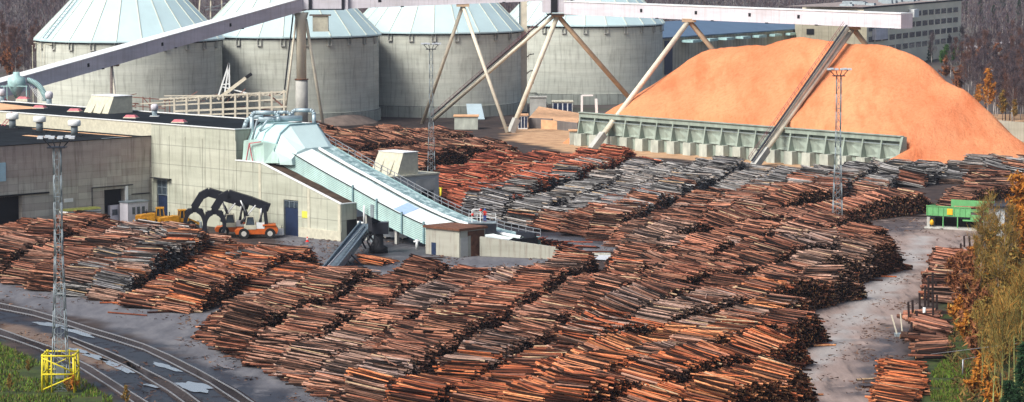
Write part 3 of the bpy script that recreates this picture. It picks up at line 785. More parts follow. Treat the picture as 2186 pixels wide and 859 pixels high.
# A-frame legs
W1 = (.644, -.765); W2 = (.765, .644); U0 = (15.6, 649.0)
def UV(u, v): return (U0[0]+u*W1[0]+v*W2[0], U0[1]+u*W1[1]+v*W2[1])
def leg_frame(apex, bases, label, foot=True, w_=.62):
    t = thing('support_frame', label, 'support frame', (bases[0][0], bases[0][1], 0), group='leaning legs under the galleries')
    for b_, mt in bases_m(bases):
        mb = MB(); mb.tube((apex[0], apex[1], apex[2]), b_, w_, n=10); mb.build('leg', mt, t)
    mb = MB(); mb.box(apex[0]-1.6, apex[0]+1.6, apex[1]-1, apex[1]+1, apex[2]-.3, apex[2]+.5); mb.build('cap', M['pole_rust'], t)
    for b_, mt in bases_m(bases)[:1]:
        if foot:
            f_ = 3.4/apex[2]; c_ = tuple(b_[i]+(apex[i]-b_[i])*f_ for i in range(3))
            mb = MB(); mb.beam(b_, c_, 1.5, 1.5); mb.build('footing', M['concrete'], t)
    return t
def bases_m(b): return [(tuple(x[:3]), x[3]) for x in b]
leg_frame((41.3, 657, 28.6), [(*G(1263, 320)[:2], 0, M['pole_cream']), (66.0, 676, 0, M['pole_rust'])], 'tall inverted V support frame standing at the left end of the buttressed wall')
leg_frame((75.0, 619, 28.2), [(*UV(67, -10), 0, M['pole_cream']), (99.0, 639, 0, M['pole_rust'])], 'inverted V support frame straddling the middle of the chip heap')
leg_frame((11.3, 697, 28.6), [(-.3, 690, 0, M['pole_cream']), (36, 722, 0, M['pole_rust'])], 'inverted V support frame under the transfer house, rust tinted right leg')
_ap = AT(988, 12, 703)
leg_frame((_ap[0], 703, _ap[2]), [(*G(901, 265)[:2], 0, M['pole_cream']), (*G(1083, 284)[:2], 0, M['pole_cream'])], 'slim cream inverted V frame in front of the third silo', foot=False, w_=.45)
t_ = leg_frame((GL0[0]+.36*57.5, 584+.39*119, 19.6), [(*W(-38.5, 24)[:2], 3, M['pole_cream']), (*W(-41, 23)[:2], 12, M['rust_soil'])], 'small dark V support under the sloping gallery behind the flat roof', foot=False, w_=.28)
# belt stairs
def belt(P, Q, label, w_=1.5):
    t = thing('belt_stair', label, 'conveyor', (P[0], P[1], 0))
    d = norm(vsub(Q, P)); a = norm(cross(d, (0, 0, 1)))
    mb = MB(); mb.tube(P, Q, .45, n=10); mb.build('tube', M['pole_cream'], t)
    mb = MB(); n = vadd(vmul(cross(a, d), 1.0), vmul(a, .2)); mb.beam(vadd(P, vmul(n, 1)), vadd(Q, vmul(n, 1)), .5, .12); mb.build('stair', M['dark_steel'], t)
    L_ = math.dist(P, Q); mb = MB()
    for s_ in (-.45,):
        for i in range(int(L_/1.6)):
            c_ = vadd(vadd(P, vmul(d, i*1.6)), vadd(vmul(n, 1), vmul(a, s_))); mb.beam(c_, vadd(c_, vmul(cross(a, d), 1.0)), .06)
        for hh in (.5, 1.0):
            mb.beam(vadd(vadd(P, vmul(n, 1)), vadd(vmul(a, s_), vmul(cross(a, d), hh))), vadd(vadd(Q, vmul(n, 1)), vadd(vmul(a, s_), vmul(cross(a, d), hh))), .07)
    mb.build('railing', M['red_rail'], t)
M['red_rail'] = plain('red_rail', (.28,.10,.12), .6, .2)
g_ = G(925, 262)
belt((g_[0], g_[1], .6), (10.3, 697, 28.4), 'long cream belt tube with maroon railing rising in front of the third silo')
belt((*UV(66.6, -10), .4), (73.6, 617, 28.2), 'inclined stair with maroon railing climbing over the orange chip heap')
# pipe tower between silo 3 and 4
t = thing('riser_tower', 'tall cream riser pipe with side brackets between the third and fourth silos', 'pipe tower', (4.0, 770, 0))
x_ = AT(1118, 150, 770)[0]
t.location = (x_, 770, 0)
mb = MB(); mb.box(x_-.9, x_+.9, 769, 771, 0, 40); mb.build('shaft', M['pole_cream'], t)
mb = MB(); mb.box(x_-1.25, x_-.95, 768.8, 770, 0, 40); mb.build('cable_tray', M['dark'], t)
for z_ in (7, 10.5, 15, 22, 30):
    mb = MB(); mb.path([(x_+.9, 769, z_), (x_+1.6, 769, z_+.7), (x_+2.8, 769, z_+.9)], .16); mb.build('bracket_pipe', M['cream'], t)
# far lattice between silo 1 and 2 at the top edge
t = thing('stair_tower', 'cream steel stair tower seen between the first two silo roofs', 'stair tower', (*AT(460, 30, 800)[:2], 0))
xx = AT(460, 30, 800)[0]
mb = MB()
for s_ in (-5, -1.5, 2, 5): mb.beam((xx+s_, 800, 22), (xx+s_*.6, 800, 48), .35)
mb.build('legs_frame', M['pole_cream'], t)
mb = MB()
for q in range(7):
    mb.beam((xx-3, 799.6, 24+q*3), (xx+4, 799.6, 24+q*3+(.0)), .12); mb.beam((xx-3, 799.6, 24+q*3), (xx+3, 799.6, 26+q*3), .12)
    mb.beam((xx-3, 799.6, 25+q*3), (xx+4, 799.6, 25+q*3), .08)
mb.build('stair_flights', M['galv'], t)
# ================================================================== retaining wall and chip heap
W1 = (.644, -.765); W2 = (.765, .644); U0 = (15.6, 649.0)
FW = (U0, W1, W2)
t = thing('retaining_wall', 'long grey-green concrete retaining wall with slanting buttresses holding back the chip heap', 'retaining wall', (U0[0], U0[1], 0))
LW = 99.0; nb = 19; pitch_ = LW/nb; HW = 7.6
mb = MB(FW); mb.box(-.4, LW+.2, .2, .9, HW-1.0, HW); mb.box(-.4, LW+.2, -.1, 1.1, HW, HW+.18); mb.build('top_beam', M['concrete_green'], t)
mb = MB(FW); mb.hex8([(0,1.2,0),(LW,1.2,0),(LW,1.8,0),(0,1.8,0)], [(0,1.2,HW-.9),(LW,1.2,HW-.9),(LW,1.8,HW-.9),(0,1.8,HW-.9)]); mb.build('back_panel', M['concrete_green'], t)
for k in range(nb+1):
    u = k*pitch_
    mb = MB(FW); mb.prism_x([(-.6, 2.8), (1.25, 2.8), (1.25, HW-.95), (.12, HW-.95)], u-.17, u+.17); mb.build('buttress', M['concrete_green'], t)
    if k < nb:
        mb = MB(FW)     # sloping infill between buttresses: twisted slab
        mb.hex8([(u+.2, 1.1, 2.9), (u+pitch_-.2, .1, 2.9), (u+pitch_-.2, .5, 2.9), (u+.2, 1.2, 2.9)], [(u+.2, .3, HW-1.6), (u+pitch_-.2, 1.0, HW-1.6), (u+pitch_-.2, 1.2, HW-1.6), (u+.2, .7, HW-1.6)])
        mb.build('slant_panel', M['concrete_green'], t)
        mb = MB(FW); mb.box(u+.2, u+pitch_-.2, .0, .15, HW-1.75, HW-1.6); mb.build('tie_rail', M['galv'], t)
        mb = MB(FW); mb.cut(u-1.2, u+pitch_*.24, -.62, 1.15, 0, 2.8, .03); mb.build('foot_block', M['concrete_block'], t)
# end slab with slope
mb = MB(FW); mb.prism_x([(-2.2, 0), (1.2, 0), (1.2, HW), (.1, HW)], LW+.2, LW+.75); mb.build('end_buttress', M['concrete_green'], t)
# heap
def crest_profile():
    pts = [(1322,238),(1345,222),(1380,190),(1420,155),(1470,122),(1505,110),(1540,102),(1600,95),(1640,93),(1680,84),(1710,77),(1745,82),(1800,88),(1850,92),(1900,99),(1945,112),(1985,140),(2010,166),(2060,190),(2105,230),(2150,278),(2186,306),(2230,345)]
    us_, zs_ = [], []
    for px_, py_ in pts:
        dd = ray(px_, py_); k = dd[0]/dd[1]
        # ridge: U0 + u*W1 + 25*W2
        x0, y0 = U0[0]+25*W2[0], U0[1]+25*W2[1]
        u = (k*y0-x0)/(W1[0]-k*W1[1]); Yd = y0+u*W1[1]
        us_.append(u); zs_.append(max(0, AT(px_, py_, Yd)[2]))
    return us_, zs_
cu, cz = crest_profile()
us = np.arange(-12, 130, .9); vs = np.arange(-32, 62, .9)
UU, VV = np.meshgrid(us, vs)
n1 = vnoise(UU/7, VV/7, 31)-.5; n2 = vnoise(UU/2.2, VV/2.2, 32)-.5
UC = 15.0; zr = np.interp(np.maximum(UU, UC), cu, cz, left=0, right=0)
fw = 7.2
sv = np.clip((zr-np.minimum(zr*.96, fw))/25, .1, .74)
b_ = np.clip((UU-LW+3)/8, 0, 1)
sv = sv*(1-b_)+np.clip(zr/33, .12, .66)*b_
dvv = np.where(VV < 25, (25-VV)*sv, (VV-25)*.70)
duu = np.maximum(UC-UU, 0)*.73
Zh = zr-np.hypot(dvv, duu)
rnd_top = np.exp(-((VV-25)/6)**2)*.0
Zh = Zh+n1*.55*np.clip(Zh/8, 0, 1)+n2*.35*np.clip(Zh/5, 0, 1)+(np.random.RandomState(4).rand(*Zh.shape)-.5)*.12*np.clip(Zh/2, 0, 1)
Zh = np.where((VV < 1.5) & (UU < LW+.8), -3, Zh)
Zh = np.maximum(Zh, -3)
Xw = U0[0]+UU*W1[0]+VV*W2[0]; Yw = U0[1]+UU*W1[1]+VV*W2[1]
V = np.stack([Xw, Yw, Zh], -1).reshape(-1, 3); I = np.arange(UU.size).reshape(UU.shape)
F = np.stack([I[:-1, :-1], I[:-1, 1:], I[1:, 1:], I[1:, :-1]], -1).reshape(-1, 4)
keep = (V[F][:, :, 2].max(1) > -.05)
F = F[keep]
m, nt, b = newmat('wood_chips')
o3 = coord(nt)
n1_ = noise(nt, o3, .06, 5); n2_ = noise(nt, mapping(nt, o3, (1, 1, .5)), 1.4, 8, .75); n3_ = noise(nt, o3, 9, 3)
c_ = ramp(nt, n1_, [(.3, (.68,.225,.10)), (.5, (.76,.29,.135)), (.7, (.78,.345,.165))])
c_ = mix(nt, 1.0, c_, ramp(nt, n2_, [(.25, (.78,.66,.58)), (.5, (1,1,1)), (.8, (1.12,1.15,1.2))]), 'MULTIPLY')
sl_ = noise(nt, mapping(nt, o3, (.16, .05, .05)), 1.0, 6, .65)
c_ = mix(nt, ramp(nt, sl_, [(.50, (0,0,0)), (.68, (.75,.75,.75))]), c_, (.60,.16,.06))
nt.links.new(c_, b.inputs['Base Color']); b.inputs['Roughness'].default_value = .95; b.inputs['Specular IOR Level'].default_value = .05
bump(nt, b, n2_, 1.0, .6)
M['chips'] = m
me = mesh_np('chip_heap', V-np.array([60, 640, 0]), F, m, True)
o = bpy.data.objects.new('chip_heap', me); C.objects.link(o); o.location = (60, 640, 0)
tag(o, 'huge orange heap of wood chips behind the buttressed concrete wall', 'wood chip heap')
# low walls, chips and sheds left of the retaining wall
t = thing('chip_bay', 'low dark bay wall filled with pale orange chips left of the retaining wall', 'storage bay', G(1190, 290))
def wallq(px0, py0, px1, py1, h, th, mt, name, parent):
    a = G(px0, py0); b_ = G(px1, py1); mb = MB()
    d = norm(vsub(b_, a)); n_ = (-d[1], d[0])
    mb.hex8([a, b_, (b_[0]+n_[0]*th, b_[1]+n_[1]*th, 0), (a[0]+n_[0]*th, a[1]+n_[1]*th, 0)], [(a[0],a[1],h), (b_[0],b_[1],h), (b_[0]+n_[0]*th, b_[1]+n_[1]*th, h), (a[0]+n_[0]*th, a[1]+n_[1]*th, h)])
    return mb.build(name, mt, parent)
wallq(1130, 274, 1178, 276, 2.6, .5, M['chip_wall'], 'bay_wall', t)
wallq(1178, 276, 1232, 282, 2.2, .5, M['chip_wall'], 'bay_wall', t)
g0, g1 = G(1128, 268), G(1240, 276)
mb = MB()
mb.hex8([G(1128,273.3), G(1232,280), G(1245,262), G(1150,255)], [(*G(1128,273.3)[:2], 2.4), (*G(1232,280)[:2], 2.0), (*G(1245,262)[:2], 2.3), (*G(1150,255)[:2], 3.4)])
mb.build('chip_fill', M['chips_pale'] if 'chips_pale' in M else M.setdefault('chips_pale', plain('chips_pale', (.72,.42,.23), .95, .25, .6)), t)
def shed(px0, px1, pyb, dp, h, label, wm, rm, cat='shed', panes=0):
    a = G(px0, pyb); b_ = G(px1, pyb); t = thing('shed', label, cat, a)
    mb = MB(); mb.box(a[0], b_[0], a[1], a[1]+dp, 0, h); mb.build('wall', wm, t)
    mb = MB(); mb.box(a[0]-.25, b_[0]+.25, a[1]-.25, a[1]+dp+.25, h, h+.25); mb.build('roof', rm, t)
    for i in range(panes):
        x0 = a[0]+(b_[0]-a[0])*(i+.12)/panes; x1 = a[0]+(b_[0]-a[0])*(i+.88)/panes
        mb = MB(); mb.box(x0, x1, a[1]-.04, a[1]-.003, .3, h-.3); mb.build('dark_panel', M['blue_door'], t)
    return t
shed(1180, 1222, 247, 5, 3.6, 'dark blue panelled shed with pale roof at the foot of the fourth silo', M['white'], M['cream'], panes=4)
shed(1131, 1166, 250, 3, 5.2, 'plain grey concrete box beside the stair at the fourth silo', M['concrete'], M['concrete'])
shed(1106, 1126, 276, 4, 3.4, 'small dark slatted hut behind the concrete leg footing', M['white'], M['chips_pale'], panes=3)
shed(970, 1020, 277, 5, 3.2, 'small whitish concrete shed with dirty flat roof behind the back log stacks', M['concrete_block'], M['chips_pale'])
shed(1216, 1238, 309, 3, 3.1, 'pale concrete switch box at the left end of the retaining wall', M['concrete_block'], M['chips_pale'])
shed(700, 742, 262, 3, 4.0, 'grey machinery cabinet at the foot of the second silo', M['concrete'], M['concrete'])
t = thing('silo_chute', 'pale blue grey sloping chute against the foot of the third silo', 'chute', G(1020, 270))
a = AT(1000, 223, 742); b_ = AT(1025, 270, 736)
mb = MB(); mb.hex8([(b_[0]-3.2,736,0.2),(b_[0]+1.2,736,.2),(b_[0]+1.2,738,.2),(b_[0]-3.2,738,.2)], [(a[0]-.6,743,a[2]),(a[0]+3.4,743,a[2]),(a[0]+3.4,744.6,a[2]),(a[0]-.6,744.6,a[2])]); mb.build('chute_body', plain('chute', (.40,.50,.54), .6, .12, .4), t)
t = thing('portal_frame', 'white portal frame standing behind the left end of the retaining wall', 'frame', AT(1240, 240, 668))
mb = MB(); p0 = AT(1242, 233, 668); p1 = AT(1275, 225, 668); z_ = ZAT(204, 668)
mb.beam((p0[0], 668, 3), (p0[0], 668, z_), .5); mb.beam((p1[0], 668, 3), (p1[0]-.3, 668, z_-.8), .6); mb.beam((p0[0], 668, z_), (p1[0]-1, 668, z_), .35); mb.build('frame', M['white'], t)
t = thing('access_stair', 'cream steel stair and landing beside the riser between third and fourth silo', 'stair', G(1150, 255))
mb = MB(); Yt = 790
q0 = AT(1122, 207, Yt); q1 = AT(1144, 207, Yt); q2 = AT(1170, 232, Yt); q3 = AT(1176, 250, Yt)
for dz in (0, 1.1): mb.beam((q0[0],Yt,q0[2]+dz), (q1[0],Yt,q1[2]+dz), .2); mb.beam((q1[0],Yt,q1[2]+dz), (q2[0],Yt,q2[2]+dz), .25)
mb.beam((q1[0],Yt,0), (q1[0],Yt,q1[2]+1), .2); mb.beam((q2[0],Yt,0), (q2[0],Yt,q2[2]+1), .25); mb.beam((q3[0],Yt,0), (q3[0],Yt,q2[2]), .25)
mb.build('stair_frame', M['cream'], t)
# far concrete wall at right
t = thing('bunker_wall', 'plain grey concrete wall at the right edge behind the foot of the chip heap', 'wall', G(2150, 300))
mb = MB(); a = G(2105, 296); b_ = G(2290, 312); 
mb.hex8([a, b_, (b_[0], b_[1]+1, 0), (a[0], a[1]+1, 0)], [(a[0],a[1],4.6), (b_[0],b_[1],4.4), (b_[0],b_[1]+1,4.4), (a[0],a[1]+1,4.6)]); mb.build('wall_slab', panels('bunk', (.42,.41,.33),(.38,.37,.31),(.2,.2,.17), 5, 9, msize=.04), t)
# back building: factory
def flatblock(name, label, cat, corner, left, right, h, wm, rm, windows=(), back=None):
    t = thing(name, label, cat, (corner[0], corner[1], 0))
    bk = (left[0]+right[0]-corner[0], left[1]+right[1]-corner[1])
    mb = MB(); mb.prism_z([left, corner, right, bk], 0, h); mb.build('wall', wm, t)
    mb = MB(); c_ = ((left[0]+right[0])/2, (left[1]+right[1])/2)
    big = [(c_[0]+(p[0]-c_[0])*1.012, c_[1]+(p[1]-c_[1])*1.012) for p in (left, corner, right, bk)]
    mb.prism_z(big, h, h+.5); mb.build('roof', rm, t)
    return t
def px_on(px_, Y): return AT(px_, 100, Y)[0]
fc = (px_on(1843, 1000), 1000.0); fl = (px_on(1712, 1035), 1035.0); fr = (px_on(2051, 1113), 1113.0)
hF = ZAT(19, 1000)
t = flatblock('factory_building', 'four storey pale office block with bands of dark windows behind the chip heap', 'building', fc, fl, fr, hF, M.setdefault('factory', plain('factory', (.80,.74,.57), .8, .12, .1)), M['dark'])
dx, dy = fr[0]-fc[0], fr[1]-fc[1]; Lf = math.hypot(dx, dy); FR = (fc, (dx/Lf, dy/Lf), (-dy/Lf, dx/Lf))
for st in range(4):
    zc = hF-3.4-st*3.9
    for k in range(14):
        if k in (6,) and st == 0: continue
        mb = MB(FR); u = 6+k*(Lf-9)/14; mb.box(u, u+6.2, -.12, .0, zc-.95, zc+.95)
        wn = mb.build('window', M['winglass'], t)
for q in range(16):
    mb = MB(FR); y_ = 3+rnd.random()*14; mb.cut(10+q*6.5, 12+q*6.5+rnd.random()*2, y_, y_+3+rnd.random()*3, hF+.5, hF+1.3+rnd.random()*.8, .2); mb.build('roof_vent', M['galv'], t)
mb = MB(FR); mb.box(1, Lf-1, 1, 30, hF+.5, hF+.54); mb.build('gravel_roof', plain('gravel_roof', (.30,.25,.23), .9, .4, .5), t)
mb = MB(FR); mb.box(54, 60, -2.2, -.05, hF-4.6, hF-1.6); mb.build('canopy', M['white'], t)
mb = MB(FR); mb.box(10, 24, -1.5, -.02, hF-11.5, hF-7.5); mb.build('annex', M['gallery'], t)
# blue-roofed hall
A0 = (px_on(1405, 905), 905.0); A1 = (px_on(1712, 990), 990.0)
dx, dy = A1[0]-A0[0], A1[1]-A0[1]; Lh = math.hypot(dx, dy); FH = (A0, (dx/Lh, dy/Lh), (-dy/Lh, dx/Lh))
t = thing('blue_roof_hall', 'long low hall with slate blue roof between the fourth silo and the office block', 'building', (A0[0], A0[1], 0))
z0 = ZAT(82, 905); z1 = z0+3.6
mb = MB(FH); mb.box(-4, Lh, 0, 24, 0, z0-.1); mb.build('wall', panels('ribbed', (.50,.47,.36),(.44,.42,.34),(.2,.2,.17), 2.2, 30, msize=.12), t)
mb = MB(FH); mb.prism_x([(-.6, z0-.2), (12, z1+.2), (24.6, z0-.2), (24.6, z0+.2), (12, z1+.9), (-.6, z0+.2)], -4.5, Lh); mb.build('roof', M['blue_roof'], t)
for k in range(7):
    mb = MB(FH); u = 14+k*(Lh-16)/7; mb.box(u, u+5.5, -5+k*.4, -.7, z0-1.8, z0-1.0); mb.build('canopy', M['cyan'], t)
mb = MB(FH); mb.box(4, 9, -.25, -.003, 3, z0-1); mb.build('door', M['blue_door'], t)
# cream block right of hall, pale low store
a = (px_on(1712, 960), 960.0)
t = thing('cream_block', 'plain cream windowless block under the gallery between blue roof and office block', 'building', (a[0], a[1], 0))
x1 = px_on(1850, 960)
mb = MB(); mb.box(a[0], x1, 960, 985, 0, ZAT(40, 960)); mb.build('wall', panels('cb', (.50,.46,.33),(.46,.42,.31),(.3,.27,.2), 9, 40, msize=.1), t)
mb = MB(); mb.box(a[0]+1.5, a[0]+4, 959.8, 959.99, ZAT(74, 960), ZAT(62, 960)); mb.build('window', M['dark'], t)
for (px0, px1, pyb, h, lab) in ((2060, 2100, 128, 4.5, 'long pale low building with dark windows behind the bare birches'), (2112, 2180, 118, 4.5, 'distant pale flat roofed building far right among bare trees'), (2128, 2172, 146+42, 5, 'small pale blue pump house with flat roof among the trees at right'), (130, 150, 12, 8, 'small distant pale house in the forest behind the first silo roof')):
    a = G(px0, pyb); b_ = G(px1, pyb); t = thing('distant_building', lab, 'building', a)
    mb = MB(); mb.box(a[0], b_[0], a[1], a[1]+12, 0, h); mb.build('wall', M['concrete'], t)
    mb = MB(); mb.box(a[0]-.3, b_[0]+.3, a[1]-.3, a[1]+12.3, h, h+.4); mb.build('roof', M['gallery'], t)
    mb = MB()
    w_ = b_[0]-a[0]
    for k in range(5): mb.box(a[0]+w_*(k+.2)/5, a[0]+w_*(k+.75)/5, a[1]-.06, a[1]-.003, h*.35, h*.65)
    mb.build('windows_band', M['winglass'], t)
# ================================================================== walls with openings
def open_wall(fr, axis, u0, u1, z0, z1, at_, sgn, openings, depth=.5):
    """axis 'x': wall along frame x at y=at_, outside towards sgn*y; openings (ua,ub,za,zb)"""
    mb = MB(fr)
    P = (lambda u, z, d=0: (u, at_-sgn*d, z)) if axis == 'x' else (lambda u, z, d=0: (at_-sgn*d, u, z))
    us = sorted({u0, u1, *[o[0] for o in openings], *[o[1] for o in openings]}); zs = sorted({z0, z1, *[o[2] for o in openings], *[o[3] for o in openings]})
    us = [u for u in us if u0 <= u <= u1]; zs = [z for z in zs if z0 <= z <= z1]
    flip = (axis == 'x') == (sgn > 0)
    for i in range(len(us)-1):
        for j in range(len(zs)-1):
            cu_, cz_ = (us[i]+us[i+1])/2, (zs[j]+zs[j+1])/2
            if any(o[0] < cu_ < o[1] and o[2] < cz_ < o[3] for o in openings): continue
            q = [P(us[i], zs[j]), P(us[i+1], zs[j]), P(us[i+1], zs[j+1]), P(us[i], zs[j+1])]
            mb.face(q[::-1] if flip else q)
    for a, b_, c_, d_ in openings:
        for (p, q) in (((a, c_), (a, d_)), ((a, d_), (b_, d_)), ((b_, d_), (b_, c_)), ((b_, c_), (a, c_))):
            mb.face([P(*p), P(*q), P(q[0], q[1], depth), P(p[0], p[1], depth)])
    return mb
def leaf(fr, axis, at_, sgn, u0, u1, z0, z1, mt, parent, name='door', d=.35, th=.1):
    mb = MB(fr); y0, y1 = sorted((at_-sgn*d, at_-sgn*(d+th)))
    if axis == 'x': mb.box(u0, u1, y0, y1, z0, z1)
    else: mb.box(y0, y1, u0, u1, z0, z1)
    return mb.build(name, mt, parent)
# ---------------- debarking hall (cream), front wall b=0 from a=-70 to 22.8, depth 18.7, height 16.7
HZ = 16.7
t = thing('debarking_hall', 'tall cream concrete hall with dark flat roof stretching behind the brownish hall', 'building', W(0, 0), )
aC = a_of(503, 0)
d1 = (a_of(334, 0), a_of(362, 0), 0, zb(384, a_of(348, 0), 0))
mb = open_wall(FB, 'x', 0, aC, 0, HZ, 0, -1, [d1]); mb.build('front_wall', M['cream_wall'], t)
mb = MB(FB); mb.face([(-75, 0, 0), (0, 0, 0), (0, 0, HZ), (-75, 0, HZ)]); mb.build('upper_wall', M['cream'], t)
mb = MB(FB); mb.face([(aC, 0, 0), (aC, 18.7, 0), (aC, 18.7, HZ), (aC, 0, HZ)]); mb.face([(aC, 18.7, 0), (-75, 18.7, 0), (-75, 18.7, HZ), (aC, 18.7, HZ)]); mb.build('end_wall', M['cream_wall'], t)
mb = MB(FB); mb.face([(-75, 0, HZ-.12), (aC, 0, HZ-.12), (aC, 18.7, HZ-.12), (-75, 18.7, HZ-.12)]); mb.build('roof', M['roof_felt'], t)
mb = MB(FB); mb.box(-75, aC+.12, -.12, .3, HZ, HZ+.15); mb.box(aC-.3, aC+.12, .3, 18.4, HZ, HZ+.15); mb.box(-75, aC+.12, 18.4, 18.82, HZ, HZ+.15); mb.build('parapet_cap', M['white'], t)
for k in range(0, 6):
    u = .15+k*(aC-.2)/5; mb = MB(FB); mb.box(u-.3, u+.3, -.06, 0.0, 0, HZ-1.9); mb.build('pilaster', M['cream_wall'], t)
zw = zb(415, d1[0], 0)
leaf(FB, 'x', 0, -1, d1[0], d1[1], 0, zw, M['blue_door'], t)
wn = leaf(FB, 'x', 0, -1, d1[0], d1[1], zw, d1[3], M['winglass'], t, 'window', .3)
mb = MB(FB)
for k in range(4): u = d1[0]+(d1[1]-d1[0])*k/3; mb.box(u-.06, u+.06, .2, .3, zw, d1[3])
for z_ in (zw, (zw+d1[3])/2, d1[3]-.1): mb.box(d1[0], d1[1], .19, .29, z_-.06, z_+.06)
mb.build('frame', M['steel'], wn)
mb = MB(FB); mb.box(a_of(328, 0), a_of(366, 0), -.9, 0, d1[3]+.2, d1[3]+.3); mb.build('door_hood', M['dark_steel'], t)
# ---------------- infeed wing: lower wall with sloping top
a0, a1, a2 = aC, a_of(556, 0), a_of(728, 0)
zA = zb(343, aC, 0); zE = zb(437, a2, 0)
t = thing('infeed_wing', 'cream concrete wing with sloping parapet under the curved conveyor housing', 'building', W(aC+5, 0))
d2 = (a_of(605, 0), a_of(636, 0), 0, zb(416, a_of(620, 0), 0))
mb = open_wall(FB, 'x', a0, a2, 0, zE-.01, 0, -1, [(d2[0], d2[1], 0, min(d2[3], zE-.1))])
top = lambda a: zA if a < a1 else zA+(zE-zA)*(a-a1)/(a2-a1)
prev = None
for q in range(13):
    a = a0+(a2-a0)*q/12
    if prev is not None: mb.face([(prev, 0, zE-.01), (a, 0, zE-.01), (a, 0, top(a)), (prev, 0, top(prev))])
    prev = a
mb.face([(a2, 0, 0), (a2, 3.4, 0), (a2, 3.4, zE), (a2, 0, zE)])
mb.build('wall', M['cream_wall'], t)
mb = MB(FB)
for q in range(12):
    u, v = a0+(a2-a0)*q/12, a0+(a2-a0)*(q+1)/12
    mb.hex8([(u, -.1, top(u)-.02), (v, -.1, top(v)-.02), (v, .35, top(v)-.02), (u, .35, top(u)-.02)], [(u, -.1, top(u)+.16), (v, -.1, top(v)+.16), (v, .35, top(v)+.16), (u, .35, top(u)+.16)])
mb.box(a2-.3, a2+.1, .35, 3.4, zE, zE+.16)
mb.build('parapet_cap', M['white'], t)
mb = MB(FB)
for q in range(12):
    u, v = a0+(a2-a0)*q/12, a0+(a2-a0)*(q+1)/12
    mb.face([(u, .35, top(u)-.25), (v, .35, top(v)-.25), (v, 3.6, top(v)-.05), (u, 3.6, top(u)-.05)])
mb.build('ledge_roof', M['brown_ledge'], t)
leaf(FB, 'x', 0, -1, d2[0], d2[1], 0, d2[3]*.68, M['blue_door'], t)
wn = leaf(FB, 'x', 0, -1, d2[0], d2[1], d2[3]*.68, d2[3], M['winglass'], t, 'window', .3)
mb = MB(FB)
for k in range(4): u = d2[0]+(d2[1]-d2[0])*k/3; mb.box(u-.05, u+.05, .2, .3, d2[3]*.68, d2[3])
mb.box(d2[0], d2[1], .19, .29, d2[3]*.83, d2[3]*.85); mb.build('frame', M['steel'], wn)
mb = MB(FB); mb.box(a0, d2[0]-.2, -.14, 0, .0, 1.3); mb.box(d2[1]+.2, a2, -.14, 0, 0, 1.6); mb.build('plinth', M['cream'], t)
for px_ in (556, 660, 725):
    u = a_of(px_, 0)-.1; mb = MB(FB); mb.box(u-.3, u+.3, -.09, 0, 0, top(u)-.2); mb.build('pilaster', M['cream'], t)
for u_, z_ in ((d2[1]+1.0, 3.2),):
    mb = MB(FB); mb.box(u_, u_+1.4, -.08, -.003, z_, z_+1.1); mb.build('warning_sign', M['sign_yellow'] if 'sign_yellow' in M else M.setdefault('sign_yellow', plain('sign_yellow', (.65,.65,.1), .5, .05)), t)
u = a_of(742, 0); mb = MB(FB); mb.box(a2+.003, a2+.1, 1.2, 3.2, 0, 3.4); mb.build('door', M['dark'], t)
# ---------------- brown hall in front left: right wall a=0, b from -60 to 0, height ~14
HB = ZAT(290, 483.5, 320)
t = thing('brown_hall', 'stained brownish grey concrete hall with flat dark roof at the left', 'building', W(0, -20))
bo = lambda px_: b_of(px_, 0)
o1 = (bo(-40), bo(45), 0, zb(420, 0, bo(20))); o2 = (bo(222), bo(265), 0, zb(404, 0, bo(245)))
mb = open_wall(FB, 'y', -75, 0, 0, HB, 0, 1, [o1, o2], depth=1.0); mb.build('wall', M['brown_wall'], t)
mb = MB(FB); mb.face([(-60, -75, 0), (0, -75, 0), (0, -75, HB), (-60, -75, HB)]); mb.build('side_wall', M['brown_wall'], t)
mb = MB(FB); mb.face([(-60, -75, HB-.06), (-.0, -75, HB-.06), (-.0, 0, HB-.06), (-60, 0, HB-.06)]); mb.build('roof', M['roof_felt'], t)
mb = MB(FB); mb.box(-.3, .12, -75, -.01, HB, HB+.14); mb.build('parapet_cap', M['dark'], t)
mb = MB(FB); mb.box(-.35, .16, bo(220), bo(275), HB+.14, HB+.2); mb.build('cap_flashing', M['galv'], t)
leaf(FB, 'y', 0, 1, o1[0], o1[1], 0, o1[3], M['dark'], t, 'door', .8)
leaf(FB, 'y', 0, 1, o2[0], o2[1], 0, o2[3], M['dark'], t, 'door', .95)
mb = MB(FB); mb.box(-.02, .3, o1[0], o1[1]+5.5, o1[3]+.05, o1[3]+.3); mb.build('door_track', M['dark'], t)
mb = MB(FB); mb.box(-.02, .25, bo(195), bo(282), o2[3]+.45, o2[3]+.6); mb.box(.02, .12, bo(195), bo(196), .5, o2[3]+.5); mb.build('door_track', M['dark_steel'], t)
mb = MB(FB); mb.box(-.02, .28, bo(266), bo(271), 0, o2[3]+.4); mb.build('door_post', M['white'], t)
mb = MB(FB); mb.box(-.02, .2, bo(280), bo(318), o2[3]-1.2, o2[3]-1.05); mb.build('door_hood', M['dark_steel'], t)
mb = MB(FB); mb.box(.003, .08, bo(136), bo(155), zb(432, 0, bo(145)), zb(424, 0, bo(145))); mb.build('notice_board', M['white'], t)
mb = MB(FB); mb.box(.003, .12, bo(-30), bo(12), zb(388, 0, bo(0)), zb(348, 0, bo(0))); mb.build('patch_panel', plain('patch', (.42,.62,.70), .5, .08), t)
for q_ in ((-30, -2, -3.2, -2.4), (-18, -10, -14, -12.5)):
    mb = MB(FB); mb.box(*q_, HB-.055, HB-.03); mb.build('roof_stain', M['chips_pale'], t)
